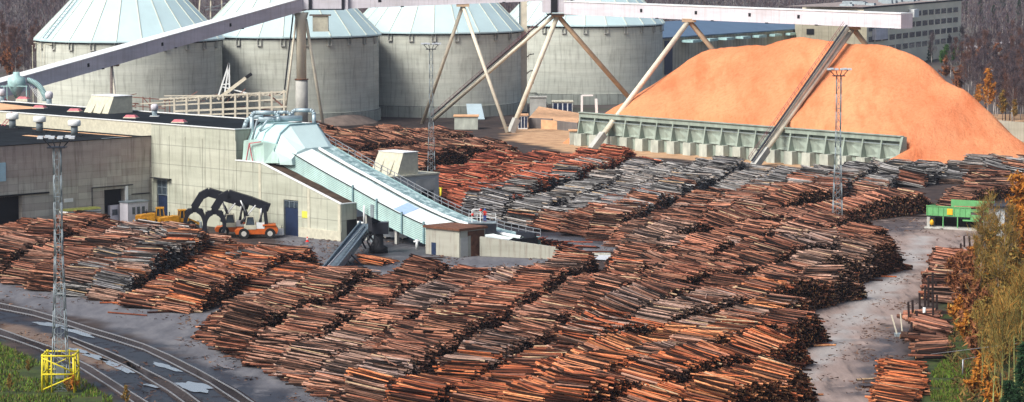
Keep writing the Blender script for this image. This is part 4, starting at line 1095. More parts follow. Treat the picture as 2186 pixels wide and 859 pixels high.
# office container against the wall
t = thing('office_container', 'pale blue grey site office with three small windows against the brownish hall', 'site office', W(2, bo(295)))
z_ = zb(430, 2.6, bo(295)); b0, b1 = b_of(272, 2.6), b_of(315, 2.6)
mb = MB(FB); mb.box(.4, 2.6, b0, b1, 0, z_); mb.build('wall', M['gallery'], t)
mb = MB(FB); mb.box(.3, 2.8, b0-.15, b1+.15, z_, z_+.2); mb.build('roof', M['steel'], t)
for k in range(3):
    u = b0+(b1-b0)*(.22+k*.24); mb = MB(FB); mb.box(2.603, 2.68, u, u+.55, z_*.45, z_*.78); mb.build('window', M['winglass'], t)
t = thing('inner_office', 'small pale office box standing inside the doorway of the brownish hall', 'site office', W(-3, bo(245)))
mb = MB(FB); mb.box(-.92, -.1, o2[0]+1.4, o2[1]-.3, 0, 3.1); mb.build('wall', M['gallery'], t)
mb = MB(FB); mb.box(-.097, -.05, o2[0]+1.7, o2[0]+2.8, 1.4, 2.4); mb.build('window', M['winglass'], t)
# mossy container
t = thing('mossy_container', 'low white container with a mossy roof standing before the brownish hall', 'container', W(5, b_of(180, 5)))
b0, b1 = b_of(144, 5), b_of(214, 5)
mb = MB(FB); mb.box(2.6, 5, b0, b1, 0, 3.4); mb.build('wall', M['white'], t)
mb = MB(FB); mb.prism_y([(2.4, 3.4), (5.2, 3.4), (4.6, 3.65), (3.0, 3.65)], b0-.1, b1+.1); mb.build('roof', M['moss'], t)
for f_ in (.15, .48, .72):
    u = b0+(b1-b0)*f_; mb = MB(FB); mb.box(5.003, 5.07, u, u+.9, 1.6, 2.8); mb.build('window', M['winglass'], t)
# ---------------- roof vents
def mushroom(px_, py_, zr, s_, label, cowl=True):
    g = G(px_, py_, zr); t = thing('roof_vent', label, 'roof vent', g, group='vents on the flat roofs')
    mb = MB(); mb.box(g[0]-1.1*s_, g[0]+1.1*s_, g[1]-1.1*s_, g[1]+1.1*s_, g[2]+.0, g[2]+.45); mb.build('curb', M['dark'] if cowl else M['white'], t)
    mb = MB(); mb.lathe(g, [(.62*s_, .45), (.62*s_, 2.2*s_)], 16); mb.build('stack', M['galv'] if cowl else M['pipe'], t)
    mb = MB(); mb.lathe(g, [(1.0*s_, 2.0*s_), (1.12*s_, 2.1*s_), (1.12*s_, 2.85*s_), (.9*s_, 3.05*s_)] if cowl else [(.85*s_, 1.9*s_), (.9*s_, 3.0*s_), (.55*s_, 3.4*s_)], 16); mb.build('cowl', M['white'] if cowl else M['gallery'], t)
mushroom(27, 279, HB-.3, 1.0, 'white capped roof vent on the brown hall roof, leftmost of the three')
mushroom(85, 285, HB-.3, 1.0, 'white capped roof vent on the brown hall roof, middle of the three')
mushroom(159, 294, HB-.3, 1.0, 'white capped roof vent on the brown hall roof, nearest the tall wall')
mushroom(105, 228, HZ-.5, .85, 'round pale blue roof vent on the cream hall between cyclone and roof cabin', False)
mushroom(330, 253, HZ-.5, .75, 'round pale blue roof vent on the cream hall, right of the roof cabin', False)
mushroom(4, 222, HZ-.5, .85, 'pale roof vent at the left picture edge beside the cyclone', False)
for i, (px_, py_, lab) in enumerate([(85, 236, 'red domed rooflight beside the pale blue vent, second from the left edge'), (160, 243, 'red domed rooflight left of the roof cabin'), (280, 257, 'red domed rooflight just right of the roof cabin'), (383, 267, 'rightmost red domed rooflight on the cream hall roof'), (50, 217, 'red domed rooflight in front of the pale blue cyclone'), (2, 221, 'red domed rooflight cut by the left picture edge')]):
    g = G(px_, py_, HZ-.5); t = thing('rooflight', lab, 'rooflight', g, group='red rooflights on the cream hall')
    fr = ((g[0], g[1]), (.96, -.28), (.28, .96))
    mb = MB(fr); mb.cut(-1.3, 1.3, -.9, .9, HZ-.5, HZ+.05, .1); mb.build('curb', M['cream'], t)
    mb = MB(fr); mb.cut(-1.15, 1.15, -.75, .75, HZ+.05, HZ+.45, .35); mb.build('dome', M['red_dome'], t)
def roofcabin(a0_, a1_, b0_, b1_, z0_, z1_, label, tf=FB):
    t = thing('roof_cabin', label, 'roof cabin', W(a0_, b0_, z0_))
    ins = 1.3
    mb = MB(tf); mb.hex8([(a0_, b0_-1.6, z0_), (a1_, b0_-1.6, z0_), (a1_, b1_, z0_), (a0_-ins, b1_, z0_)], [(a0_+.6, b0_, z1_), (a1_-.1, b0_, z1_), (a1_-.1, b1_, z1_), (a0_+.6, b1_, z1_)]); mb.build('body', M['cream'], t)
    for q in (.25, .62):
        u = a0_+(a1_-a0_)*q; mb = MB(tf); mb.hex8([(u, b0_-2.1, z0_), (u+.9, b0_-2.1, z0_), (u+.9, b0_-1.4, z0_), (u, b0_-1.4, z0_)], [(u, b0_-.35, z1_-.9), (u+.9, b0_-.35, z1_-.9), (u+.9, b0_+.1, z1_-.7), (u, b0_+.1, z1_-.7)]); mb.build('louvre_fin', M['cream'], t)
    mb = MB(tf); mb.box(a0_+.5, a1_, b0_-.1, b1_+.1, z1_, z1_+.12); mb.build('cap', M['white'], t)
# positions on cream hall roof: px 190..258
bb = 9.0; ga = G(196, 243, HZ-.5); gb = G(256, 248, HZ-.5)
def to_ab(g): dx_, dy_ = g[0]-OB[0], g[1]-OB[1]; return dx_*E1[0]+dy_*E1[1], dx_*E2[0]+dy_*E2[1]
xa, xb = to_ab(ga), to_ab(G(226, 247, HZ-.5))
roofcabin(xa[0], xb[0]+1.2, xb[1]+1, xb[1]+5.2, HZ-.5, HZ+2.9, 'cream trapezoid cabin with sloping fins on the cream hall roof')
# cyclone
g = G(36, 216, HZ-.5)
t = thing('dust_cyclone', 'pale blue dust cyclone with curved duct on the cream hall roof at the left', 'cyclone', g)
mb = MB(); mb.lathe(g, [(.25, .5), (1.75, 3.0), (1.75, 4.6), (.7, 5.0), (.6, 5.7)], 20); mb.build('body', M['cyan'], t)
mb = MB()
for sx in (-2.2, 2.2):
    for sy in (-1.6, 1.6): mb.beam((g[0]+sx, g[1]+sy, g[2]), (g[0]+sx, g[1]+sy, g[2]+3), .18)
mb.beam((g[0]-2.9, g[1]-1.6, g[2]+3), (g[0]+2.4, g[1]-1.6, g[2]+3), .2); mb.beam((g[0]-2.4, g[1]+1.6, g[2]+3), (g[0]+2.4, g[1]+1.6, g[2]+3), .2); mb.build('stand', M['cyan'], t)
mb = MB(); mb.path([(g[0]+1.2+4.2*math.sin(R(q)), g[1]+1, g[2]+.2+3.9*math.cos(R(q))) for q in range(10, 96, 4)], .55, 12); mb.build('duct', M['cyan'], t)
mb = MB()
for q in range(4): mb.beam((g[0]+2.4+q*.5, g[1], g[2]+3.2-q*.3), (g[0]+4.4+q*.35, g[1], g[2]+.2), .1)
mb.build('stay', M['white'], t)
t = thing('roof_ladder', 'pinkish steel ladder leaning up onto the brown hall roof at the left edge', 'ladder', G(12, 268, HB-.3))
p0 = G(4, 272, HB-.3); mb = MB()
for s_ in (-.3, .3): mb.beam((p0[0]+s_, p0[1], p0[2]), (p0[0]+2.0+s_, p0[1]+1, p0[2]+2.7), .1)
for q in range(6): f_ = q/6; mb.beam((p0[0]-.4+2*f_, p0[1]+f_, p0[2]+2.7*f_), (p0[0]+.4+2*f_, p0[1]+f_, p0[2]+2.7*f_), .08)
mb.build('rungs', M['red_dome'], t)
# chips lying on the roof
mb = MB(FB); mb.hex8([(-72, 1, HZ-.11), (-50, 2, HZ-.11), (-48, 13, HZ-.11), (-72, 17, HZ-.11)], [(-70, 3, HZ+.1), (-53, 4, HZ+.1), (-51, 11, HZ+.1), (-70, 15, HZ+.1)])
o = mb.build('roof_chips', M['chips_pale'], base=W(-60, 8, HZ-.5)); tag(o, 'thin drift of pale chips lying on the cream hall roof under the cyclone', 'wood chips')
# ================================================================== curved conveyor housing
B0, B1c, B2c, B3c, B4c = 3.4, 7.0, 8.6, 13.0, 13.0
def zt(a): return float(np.interp(a, [24, 30, 35, 41, 47.6, 53, 58.2, 62.5, 66.3, 72, 78, 84], [16.4, 14.1, 12.4, 10.4, 8.35, 6.6, 5.05, 3.95, 3.15, 2.25, 1.75, 1.5]))
t = thing('infeed_conveyor', 'long curved pale blue housing of the log infeed conveyor sloping down to the yard', 'conveyor', W(50, 5))
A_ = np.linspace(28, 80, 34)
mats_side = M['cyan']
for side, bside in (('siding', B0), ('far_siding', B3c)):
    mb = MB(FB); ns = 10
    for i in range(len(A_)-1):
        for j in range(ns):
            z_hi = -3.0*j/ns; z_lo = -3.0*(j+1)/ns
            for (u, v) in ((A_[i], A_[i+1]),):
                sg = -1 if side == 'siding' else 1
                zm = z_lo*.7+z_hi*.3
                mb.mi = 1; mb.face([(u, bside+sg*.17, max(zt(u)+z_lo, .05)), (v, bside+sg*.17, max(zt(v)+z_lo, .05)), (v, bside+sg*.12, max(zt(v)+zm, .05)), (u, bside+sg*.12, max(zt(u)+zm, .05))]); mb.mi = 0  # lower part of each strip coloured darker as the lap's shadow gap
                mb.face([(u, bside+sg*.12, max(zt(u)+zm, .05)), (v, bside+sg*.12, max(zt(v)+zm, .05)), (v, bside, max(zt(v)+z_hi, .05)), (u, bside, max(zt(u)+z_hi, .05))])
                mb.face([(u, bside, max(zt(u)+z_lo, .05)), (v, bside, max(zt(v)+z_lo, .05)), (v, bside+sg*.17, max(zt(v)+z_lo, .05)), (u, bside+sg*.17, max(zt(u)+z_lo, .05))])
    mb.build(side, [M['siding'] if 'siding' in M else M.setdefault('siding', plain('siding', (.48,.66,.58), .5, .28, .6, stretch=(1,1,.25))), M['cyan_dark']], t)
def strip(name, b0_, z0_, b1_, z1_, mt, a_from=28, a_to=80):
    mb = MB(FB); AA = [a for a in A_ if a_from <= a <= a_to]
    for i in range(len(AA)-1):
        u, v = AA[i], AA[i+1]
        mb.face([(u, b0_, zt(u)+z0_), (v, b0_, zt(v)+z0_), (v, b1_, zt(v)+z1_), (u, b1_, zt(u)+z1_)], True)
    return mb.build(name, mt, t)
m, nt, b = newmat('deck_stained')
o3 = coord(nt); nn = noise(nt, mapping(nt, o3, (1, 1, 1)), .9, 7, .7)
nt.links.new(ramp(nt, nn, [(.35, (.10,.16,.17)), (.5, (.24,.36,.36)), (.62, (.55,.68,.66))]), b.inputs['Base Color']); b.inputs['Roughness'].default_value = .5
M['deck_stained'] = m
strip('roof_panel', B0, 0.02, B1c, .85, M['deck_white'])
strip('stained_valley', B1c, .85, B2c, .35, M['deck_stained'])
strip('far_roof_panel', B2c+.25, .75, B3c-.9, .75, M['deck_stained'])
strip('walkway', B3c-.9, .5, B3c+.1, .5, M['cyan'])
mb = MB(FB)
for i in range(len(A_)-1): mb.tube((A_[i], B2c+.1, zt(A_[i])+.75), (A_[i+1], B2c+.1, zt(A_[i+1])+.75), .28, n=8, caps=False)
mb.build('ridge_pipe', M['white'], t)
mb = MB(FB)
for i in range(len(A_)-1): mb.beam((A_[i], B0-.14, zt(A_[i])+.02), (A_[i+1], B0-.14, zt(A_[i+1])+.02), .12, .14)
mb.build('edge_trim', M['dark'], t)
for i in range(len(A_)-1): pass
strip_p = MB(FB)
u, v = 56.6, 59.2
strip_p.face([(u, B0+.2, zt(u)+.08), (v, B0+.2, zt(v)+.08), (v, B1c-.2, zt(v)+.86), (u, B1c-.2, zt(u)+.86)]); strip_p.build('patched_panel', M['deck_patch'], t)
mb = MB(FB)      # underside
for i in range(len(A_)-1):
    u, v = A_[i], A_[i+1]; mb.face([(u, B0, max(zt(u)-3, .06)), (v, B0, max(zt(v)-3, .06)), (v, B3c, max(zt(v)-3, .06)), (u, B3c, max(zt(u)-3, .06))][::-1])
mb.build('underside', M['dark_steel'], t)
for a in (47.6, 53.2, 59.0, 64.0):
    mb = MB(FB); mb.beam((a, B0-.22, zt(a)-3), (a, B0-.22, zt(a)+.5), .25); mb.build('siding_post', M['cyan_dark'], t)
for a in (50, 57, 64):
    for bb_ in (B0+.6, B3c-.6):
        if zt(a)-3 > .3:
            mb = MB(FB); mb.beam((a, bb_, 0), (a, bb_, zt(a)-3), .5); mb.build('support_post', M['concrete'], t)
mb = MB(FB)      # railing
for i in range(0, len(A_)):
    mb.beam((A_[i], B3c+.05, zt(A_[i])+.5), (A_[i], B3c+.05, zt(A_[i])+1.75), .09)
for hh in (1.1, 1.7):
    for i in range(len(A_)-1): mb.beam((A_[i], B3c+.05, zt(A_[i])+hh), (A_[i+1], B3c+.05, zt(A_[i+1])+hh), .09)
mb.build('railing', M['rail'], t)
# head house
t = thing('conveyor_head_house', 'pale blue faceted metal hood at the top of the curved conveyor with pipes above', 'machine house', W(26, 6, 11))
P_ = lambda a, b_, z_: (a, b_, z_)
mb = MB(FB)   # main hood: octagonal prism along a, from a=23 to 31
prof = [(2.2, 11.3), (2.0, 13.6), (3.4, 16.2), (5.4, 17.5), (11.2, 17.5), (13.0, 15.6), (13.4, 11.3)]
prof2 = [(2.2, 11.3), (2.0, 12.8), (3.6, 14.6), (5.8, 16.6), (10.6, 16.4), (12.0, 14.6), (12.2, 11.3)]
mb.hex8([(22.5, y, z) for y, z in prof], [(30.0, y, z) for y, z in prof]); mb.build('hood', M['hood'] if 'hood' in M else M.setdefault('hood', plain('hood', (.50,.70,.70), .4, .1, .3)), t)
mb = MB(FB); mb.hex8([(30.0, y, z-.1) for y, z in prof], [(33.5, y*.9+.7, z if z < 12 else 11.3+(z-11.3)*.42) for y, z in prof]); mb.build('front_hood', M['deck_white2'] if 'deck_white2' in M else M.setdefault('deck_white2', plain('deck_white2', (.60,.76,.74), .4, .08, .3)), t)
mb = MB(FB)
for a in (29.8,):
    for i in range(len(prof)-1): mb.beam((a, prof[i][0], prof[i][1]+.05), (a, prof[i+1][0], prof[i+1][1]+.05), .3)
mb.build('hood_rib', M['cyan_dark'], t)
mb = MB(FB)
for a in (22.6, 26.0):
    for i in range(len(prof)-1): mb.beam((a, prof[i][0], prof[i][1]+.05), (a, prof[i+1][0], prof[i+1][1]+.05), .2)
mb.build('hood_seam', M['cyan'], t)
mb = MB(FB); mb.hex8([(23.4, .5, 11.5), (29.0, .5, 11.5), (30.8, 2.0, 11.5), (30.8, 3.6, 11.2), (23.4, 3.6, 11.5)], [(23.6, .7, 14.9), (28.6, .7, 14.9), (30.0, 2.4, 14.6), (30.0, 3.6, 14.6), (23.6, 3.6, 15.2)]); mb.build('side_tank', M['siding'], t)
mb = MB(FB)
for a in (24.8, 26.6): mb.beam((a, .1, 11.4), (25.7, .1, 14.6), .14)
mb.beam((25.7, .1, 14.6), (28.4, .3, 15.0), .16); mb.build('trestle', M['red_dome'], t)
def pipe(pts, r_, mt, nm='pipe'):
    mb = MB(FB)
    # rounded corners
    Q = [pts[0]]
    for i in range(1, len(pts)-1):
        p, c_, n_ = pts[i-1], pts[i], pts[i+1]
        l1 = norm(vsub(p, c_)); l2 = norm(vsub(n_, c_)); rr_ = r_*2
        A1_ = vadd(c_, vmul(l1, rr_)); A2_ = vadd(c_, vmul(l2, rr_))
        for s_ in (0, .33, .66, 1):
            Q.append(tuple((1-s_)**2*A1_[k]+2*s_*(1-s_)*c_[k]+s_*s_*A2_[k] for k in range(3)))
    Q.append(pts[-1]); mb.path(Q, r_, 10); return mb.build(nm, mt, t)
pipe([(22.3, 3.6, 15.2), (22.3, 3.6, 19.4), (25.6, 6.6, 19.4), (25.6, 6.6, 18)], .34, M['pipe'])
pipe([(23.4, 8, 18), (23.4, 8, 19.3), (25.2, 9.6, 19.3), (25.2, 9.6, 18)], .28, M['pipe'])
pipe([(25.0, 10.2, 18), (25.0, 10.2, 19.6), (27.8, 12.6, 19.6), (27.8, 12.6, 17)], .34, M['pipe'])
pipe([(23.0, 4.4, 18.3), (26.8, 10.8, 18.3)], .50, M['pipe'], 'header_pipe')
pipe([(21.2, 2.8, 16.7), (21.6, 3.2, 18.4), (23.6, 5.0, 18.9)], .38, M['pipe'])
pipe([(26.0, 5.5, 18.2), (26.0, 4.2, 18.6), (24.5, 3.4, 16.5)], .2, M['pipe'])
pipe([(24.4, 3.0, 18.3), (24.0, 2.2, 15.0)], .18, M['galv'])
mb = MB(FB); mb.box(aC-.02, aC+.1, 2.2, 4.0, 11.6, 14.2); mb.build('doorway', M['dark'], t)
mb = MB(FB)
for b_ in (13.4,): 
    mb.beam((30.5, b_, 13.4), (36.5, b_-.6, 11.8), .5)
mb.build('bracket', M['siding'], t)
# infeed hut at lower end
aH0, aH1 = 70.2, 77.6
t = thing('infeed_hut', 'cream block hut with rusty flat roof at the foot of the curved conveyor', 'hut', W(74, 0))
mb = MB(FB); mb.box(aH0, aH1, -2.4, 3.2, 0, 4.1); mb.build('wall', M['sludge_wall'], t)
mb = MB(FB); mb.box(aH0-.3, aH1+.3, -2.7, 3.5, 4.1, 4.45); mb.build('roof', M['rust'], t)
mb = MB(FB); mb.box(aH0+1.3, aH0+2.3, -2.44, -2.403, 0, 1.9); mb.build('door', M['blue_door'], t)
mb = MB(FB); mb.box(aH1+.003, aH1+.06, -2.2, -.6, 0, 3.0); mb.build('side_door', M['concrete'], t)
mb = MB(FB); mb.box(aH1+.003, aH1+.07, .1, 2.9, .0, 3.2); mb.box(aH1+.003, aH1+.05, -.6, 3.0, 3.2, 3.9); mb.build('rust_streak', M['rust'], t)
t = thing('infeed_box', 'black steel log hopper beside the lower hut of the conveyor', 'hopper', W(80, 6))
mb = MB(FB); mb.box(78.2, 82.2, 3.6, 4.0, 0, 2.6); mb.box(78.2, 82.2, 9.4, 9.8, 0, 3.2); mb.box(78.2, 82.2, 4.0, 9.4, 0, .9); mb.build('side_plates', M['dark_steel'], t)
mb = MB(FB); mb.box(82.2, 82.5, 3.6, 9.8, 0, 2.6); mb.build('end_plate', M['dark'], t)
t = thing('infeed_wall', 'low stained concrete trough wall running right from the conveyor foot', 'wall', W(88, 4))
mb = MB(FB); mb.hex8([(78.4, 1.2, 0), (92, 7.3, 0), (91.7, 7.9, 0), (78.1, 1.8, 0)], [(78.4, 1.2, 3.0), (92, 7.3, 1.6), (91.7, 7.9, 1.6), (78.1, 1.8, 3.0)]); mb.build('wall', M['sludge_wall'], t)
mb = MB(FB); mb.hex8([(80, 6, 0), (98, 20, 0), (97.6, 20.5, 0), (79.7, 6.5, 0)], [(80, 6, .5), (98, 20, .3), (97.6, 20.5, .3), (79.7, 6.5, .5)]); mb.build('far_wall', M['sludge_wall'], t)
mb = MB(FB); mb.face([(80, 3, .12), (98, 11, .12), (98, 19, .12), (80, 8, .12)]); mb.build('wet_trough', plain('trough', (.60,.62,.64), .4, .15), t)
# dark ledge piers under conveyor: pipework next to the wing end
t = thing('drain_pipes', 'white drain pipes bending at the end of the sloping wing under the conveyor', 'pipes', W(a2+1, 3))
mb = MB(FB); mb.path([(a2+1.2, 2.6, 3.0), (a2+2.6, 2.6, 3.0), (a2+2.6, 2.6, 5.8)], .16); mb.path([(a2+1.2, 2.6, 0), (a2+1.2, 2.6, 3.2)], .16); mb.build('pipe', M['white'], t)
mb = MB(FB); mb.box(a2+3.4, a2+4.2, 3.2, 3.9, 0, 6.0); mb.build('post', M['galv'], t)
# annex building behind the conveyor
gA = G(937, 446); aa, ab = to_ab(gA); zN = ZAT(372, gA[1], 937)
t = thing('pump_building', 'grey concrete annex with dark doorway behind the conveyor railing', 'building', (gA[0], gA[1], 0))
dd = (ab-5.0, ab-1.2, 0, 3.4)
mb = open_wall(FB, 'y', ab-22, ab, 0, zN, aa, 1, [dd], .6); mb.build('wall', M['concrete_w'] if 'concrete_w' in M else M.setdefault('concrete_w', plain('concrete_w', (.44,.46,.44), .8, .12, .3)), t)
mb = MB(FB); mb.face([(aa-14, ab-22, 0), (aa, ab-22, 0), (aa, ab-22, zN), (aa-14, ab-22, zN)]); mb.face([(aa, ab, 0), (aa-14, ab, 0), (aa-14, ab, zN), (aa, ab, zN)]); mb.build('side_wall', M['concrete_w'], t)
mb = MB(FB); mb.box(aa-14, aa+.15, ab-22, ab+.15, zN, zN+.3); mb.build('roof', M['cream'], t)
mb = MB(FB); mb.box(aa-.65, aa-.55, dd[0], dd[1], 0, dd[3]); mb.build('door', M['dark'], t)
mb = MB(FB); mb.box(aa+.003, aa+.06, dd[0]-.6, dd[1]+.3, dd[3]+.2, dd[3]+2.2); mb.build('hood_panel', M['concrete'], t)
c1 = to_ab(G(862, 378, zN)); 
roofcabin(c1[0]-7.0, c1[0], c1[1], c1[1]+3.6, zN+.3, zN+4.2, 'cream trapezoid cabin with sloping fins on the annex roof behind the conveyor')
t = thing('guard_post', 'bright yellow steel guard post at the corner of the annex', 'post', G(941, 436))
g = G(941, 436); mb = MB(); mb.tube((g[0], g[1], 0), (g[0], g[1], 3.0), .2); mb.tube((g[0]-.4, g[1], 2.9), (g[0]+.3, g[1], 2.9), .12); mb.build('post', M['yellow'], t)
# steel chain-deck machine on the roof behind cream hall (px 262-610, y 185-262)
t = thing('log_deck', 'cream steel chain deck with many posts and rusty rails behind the cream hall roof', 'machine deck', AT(430, 250, 600))
Yd = 600; X0 = AT(262, 230, Yd)[0]; X1 = AT(612, 230, Yd)[0]
zt_ = lambda px_: ZAT(np.interp(px_, [262, 400, 600], [214, 218, 196]), Yd, px_); zl = ZAT(262, Yd)
def deckz(px_, py_, Y=Yd): return AT(px_, py_, Y)
mb = MB()
for px_ in list(range(372, 612, 26)):
    p = deckz(px_, np.interp(px_, [370, 610], [210, 192])); q = deckz(px_, 262); mb.beam((p[0], Yd, p[2]), (q[0], Yd, 2), .42)
mb.build('posts', M['pole_cream'], t)
mb = MB()
for (xa_, ya_, xb_, yb_, w_) in ((340,212,612,196,.35),(345,226,612,212,.3),(372,238,612,228,.4),(400,246,600,240,.3),(300,222,420,214,.25),(350,205,600,203,.2)):
    for dY in (0, 3, 6):
        p = deckz(xa_, ya_, Yd+dY); q = deckz(xb_, yb_, Yd+dY); mb.beam(p, q, w_)
for k in range(20):
    xa_ = 350+k*13; p = deckz(xa_, 216-k*.7); mb.beam(p, (p[0]+.8, Yd+7, p[2]+.3), .3)
mb.build('chain_beams', M['pole_cream'], t)
mb = MB()
rr = random.Random(3)
for k in range(26):
    p = deckz(rr.uniform(270, 600), rr.uniform(200, 235), Yd+rr.uniform(0, 6)); mb.beam(p, (p[0]+rr.uniform(-3, 3), p[1], p[2]+rr.uniform(-.8, 1.2)), .16)
for px_ in (263, 268, 305, 320, 352, 362): p = deckz(px_, 205+.05*(px_-263)); mb.beam(p, (p[0], Yd, 3), .2)
for (xa_, ya_, xb_, yb_) in ((262,206,360,214),(262,224,352,232),(305,208,330,238)): mb.beam(deckz(xa_, ya_), deckz(xb_, yb_), .18)
for (xa_, ya_, xb_, yb_) in ((575,200,606,196),(575,203,603,226),(606,196,608,228)): mb.beam(deckz(xa_, ya_), deckz(xb_, yb_), .3)
mb.build('rusty_rails', M['rustrail'] if 'rustrail' in M else M.setdefault('rustrail', plain('rustrail', (.26,.12,.09), .8, .4, 1)), t)
mb = MB(); p = deckz(440, 256); q = deckz(605, 247); mb.hex8([(p[0]-6, Yd+1, 0), (q[0], Yd+1, 0), (q[0], Yd+9, 0), (p[0]-6, Yd+9, 0)], [(p[0]-6, Yd+1, p[2]-1), (q[0], Yd+1, q[2]), (q[0], Yd+9, q[2]), (p[0]-6, Yd+9, p[2]-1)]); mb.build('deck_base', M['rust_soil'], t)
t = thing('boom_hoist', 'slanting cream boom with dark tip hung from a white trestle behind the cream hall', 'hoist', AT(480, 230, 606))
mb = MB(); mb.beam(deckz(465, 212, 606), deckz(528, 164, 606), .55, .7); mb.build('boom', M['pole_cream'], t)
mb = MB(); mb.beam(deckz(525, 166, 606), deckz(537, 158, 606), .8, .7); mb.build('boom_tip', M['dark'], t)
mb = MB(); ap_ = deckz(489, 135, 606)
for px_, py_ in ((464, 212), (490, 200), (478, 212)): mb.beam(ap_, deckz(px_, py_, 606), .32)
mb.beam(deckz(475, 181, 606), deckz(490, 179, 606), .25); mb.beam(deckz(475, 186, 606), deckz(530, 200, 606), .25); mb.build('trestle', M['white'], t)
M['lamp_grey'] = plain('lamp_grey', (.45,.48,.50), .5, .3, 3)
# ================================================================== light masts
def mast(px_, py_, label, yellow=False, orange=False, ytop=None, w_=1.0):
    g = G(px_, py_); H_ = ZAT(ytop, g[1], px_) if ytop else 27.0
    t = thing('light_mast', label, 'light mast', g, group='tall lattice light masts')
    if yellow: H0 = .0
    def wz(z): return .42*w_+(.9*w_)*max(0, 1-z/(H_*.6))*.6
    mb = MB(); legs = []
    for sx, sy in ((-1, -1), (1, -1), (1, 1), (-1, 1)):
        P0 = [(g[0]+sx*wz(z), g[1]+sy*wz(z), z) for z in np.linspace(0, H_, 10)]
        mb.path(P0, .06, 5)
    mb.build('lattice_legs', M['galv'], t)
    mb = MB(); nb_ = 20
    for k in range(nb_):
        z0_, z1_ = H_*k/nb_, H_*(k+1)/nb_
        c0 = [(g[0]+sx*wz(z0_), g[1]+sy*wz(z0_), z0_) for sx, sy in ((-1, -1), (1, -1), (1, 1), (-1, 1))]
        c1 = [(g[0]+sx*wz(z1_), g[1]+sy*wz(z1_), z1_) for sx, sy in ((-1, -1), (1, -1), (1, 1), (-1, 1))]
        for q in range(4):
            a, b_ = (c0[q], c1[(q+1) % 4]) if k % 2 else (c0[(q+1) % 4], c1[q])
            mb.beam(a, b_, .05)
            if k % 4 == 0: mb.beam(c0[q], c0[(q+1) % 4], .07)
    mb.build('lattice_bracing', M['galv'], t)
    mb = MB()
    for s_ in (-.2, .2): mb.beam((g[0]+s_, g[1]-.5, 0), (g[0]+s_, g[1]-.5, H_), .04)
    for k in range(int(H_/.9)): mb.beam((g[0]-.2, g[1]-.5, k*.9), (g[0]+.2, g[1]-.5, k*.9), .04)
    mb.build('ladder', M['galv'], t)
    mb = MB(); mb.box(g[0]-1.0, g[0]+1.0, g[1]-.8, g[1]+.8, H_, H_+.12)
    for s_ in (-1.5, -.5, .5, 1.5): mb.beam((g[0]+s_*.4, g[1], H_), (g[0]+s_, g[1], H_+1.0), .12)
    mb.beam((g[0]-1.8, g[1], H_+1.0), (g[0]+1.8, g[1], H_+1.0), .12); mb.build('platform', M['dark_steel'], t)
    for i, (s_, dy) in enumerate(((-1.7, -.5), (-1.1, .5), (-.45, -.6), (.45, -.6), (1.1, .5), (1.7, -.5))):
        mb = MB(); x, y, z = g[0]+s_, g[1]+dy, H_+1.1
        mb.hex8([(x-.32, y-.35, z-.08), (x+.32, y-.35, z-.08), (x+.32, y+.3, z+.08), (x-.32, y+.3, z+.08)], [(x-.30, y-.3, z+.12), (x+.30, y-.3, z+.12), (x+.30, y+.35, z+.22), (x-.30, y+.35, z+.22)])
        mb.build('floodlight', M['lamp_grey'], t)
    if yellow:
        mb = MB(); w2 = 1.75; zt2 = 4.2
        cs = [(-w2, -w2), (w2, -w2), (w2, w2), (-w2, w2)]
        for q in range(4):
            a, b_ = cs[q], cs[(q+1) % 4]
            mb.tube((g[0]+a[0], g[1]+a[1], 0), (g[0]+a[0]*.95, g[1]+a[1]*.95, zt2), .13, n=6)
            m_ = ((a[0]+b_[0])/2, (a[1]+b_[1])/2)
            for f_ in (.3, .7):
                mq = (a[0]*(1-f_)+b_[0]*f_, a[1]*(1-f_)+b_[1]*f_)
                if f_ == .3: mb.tube((g[0]+mq[0], g[1]+mq[1], 0), (g[0]+mq[0], g[1]+mq[1], zt2), .09, n=6)
            for zz in (zt2-.2, 2.0): mb.tube((g[0]+a[0], g[1]+a[1], zz), (g[0]+b_[0], g[1]+b_[1], zz), .10, n=6)
            mb.tube((g[0]+a[0], g[1]+a[1], .3), (g[0]+b_[0], g[1]+b_[1], 1.8), .09, n=6); mb.tube((g[0]+b_[0], g[1]+b_[1], 2.2), (g[0]+a[0], g[1]+a[1], zt2-.4), .08, n=6)
        mb.build('guard_cage', M['yellow'], t)
        mb = MB(); mb.box(g[0]-.4, g[0]+.5, g[1]-.9, g[1]-.4, 1.4, 2.8); mb.build('switch_box', M['steel'], t)
    if orange:
        mb = MB(); mb.cut(g[0]-.2, g[0]+1.3, g[1]-1.5, g[1]-.6, .2, 1.2, .15); mb.build('base_cover', M['sign_orange'], t)
    return t
mast(130, 833, 'tall lattice light mast in a bright yellow guard cage beside the railway', yellow=True, ytop=316, w_=.9)
mast(1787, 503, 'tall lattice light mast in front of the chip heap, orange cover at its base', orange=True, ytop=163, w_=.9)
mast(921, 385, 'tall lattice light mast among the back stacks in front of the third silo', ytop=106, w_=.8)
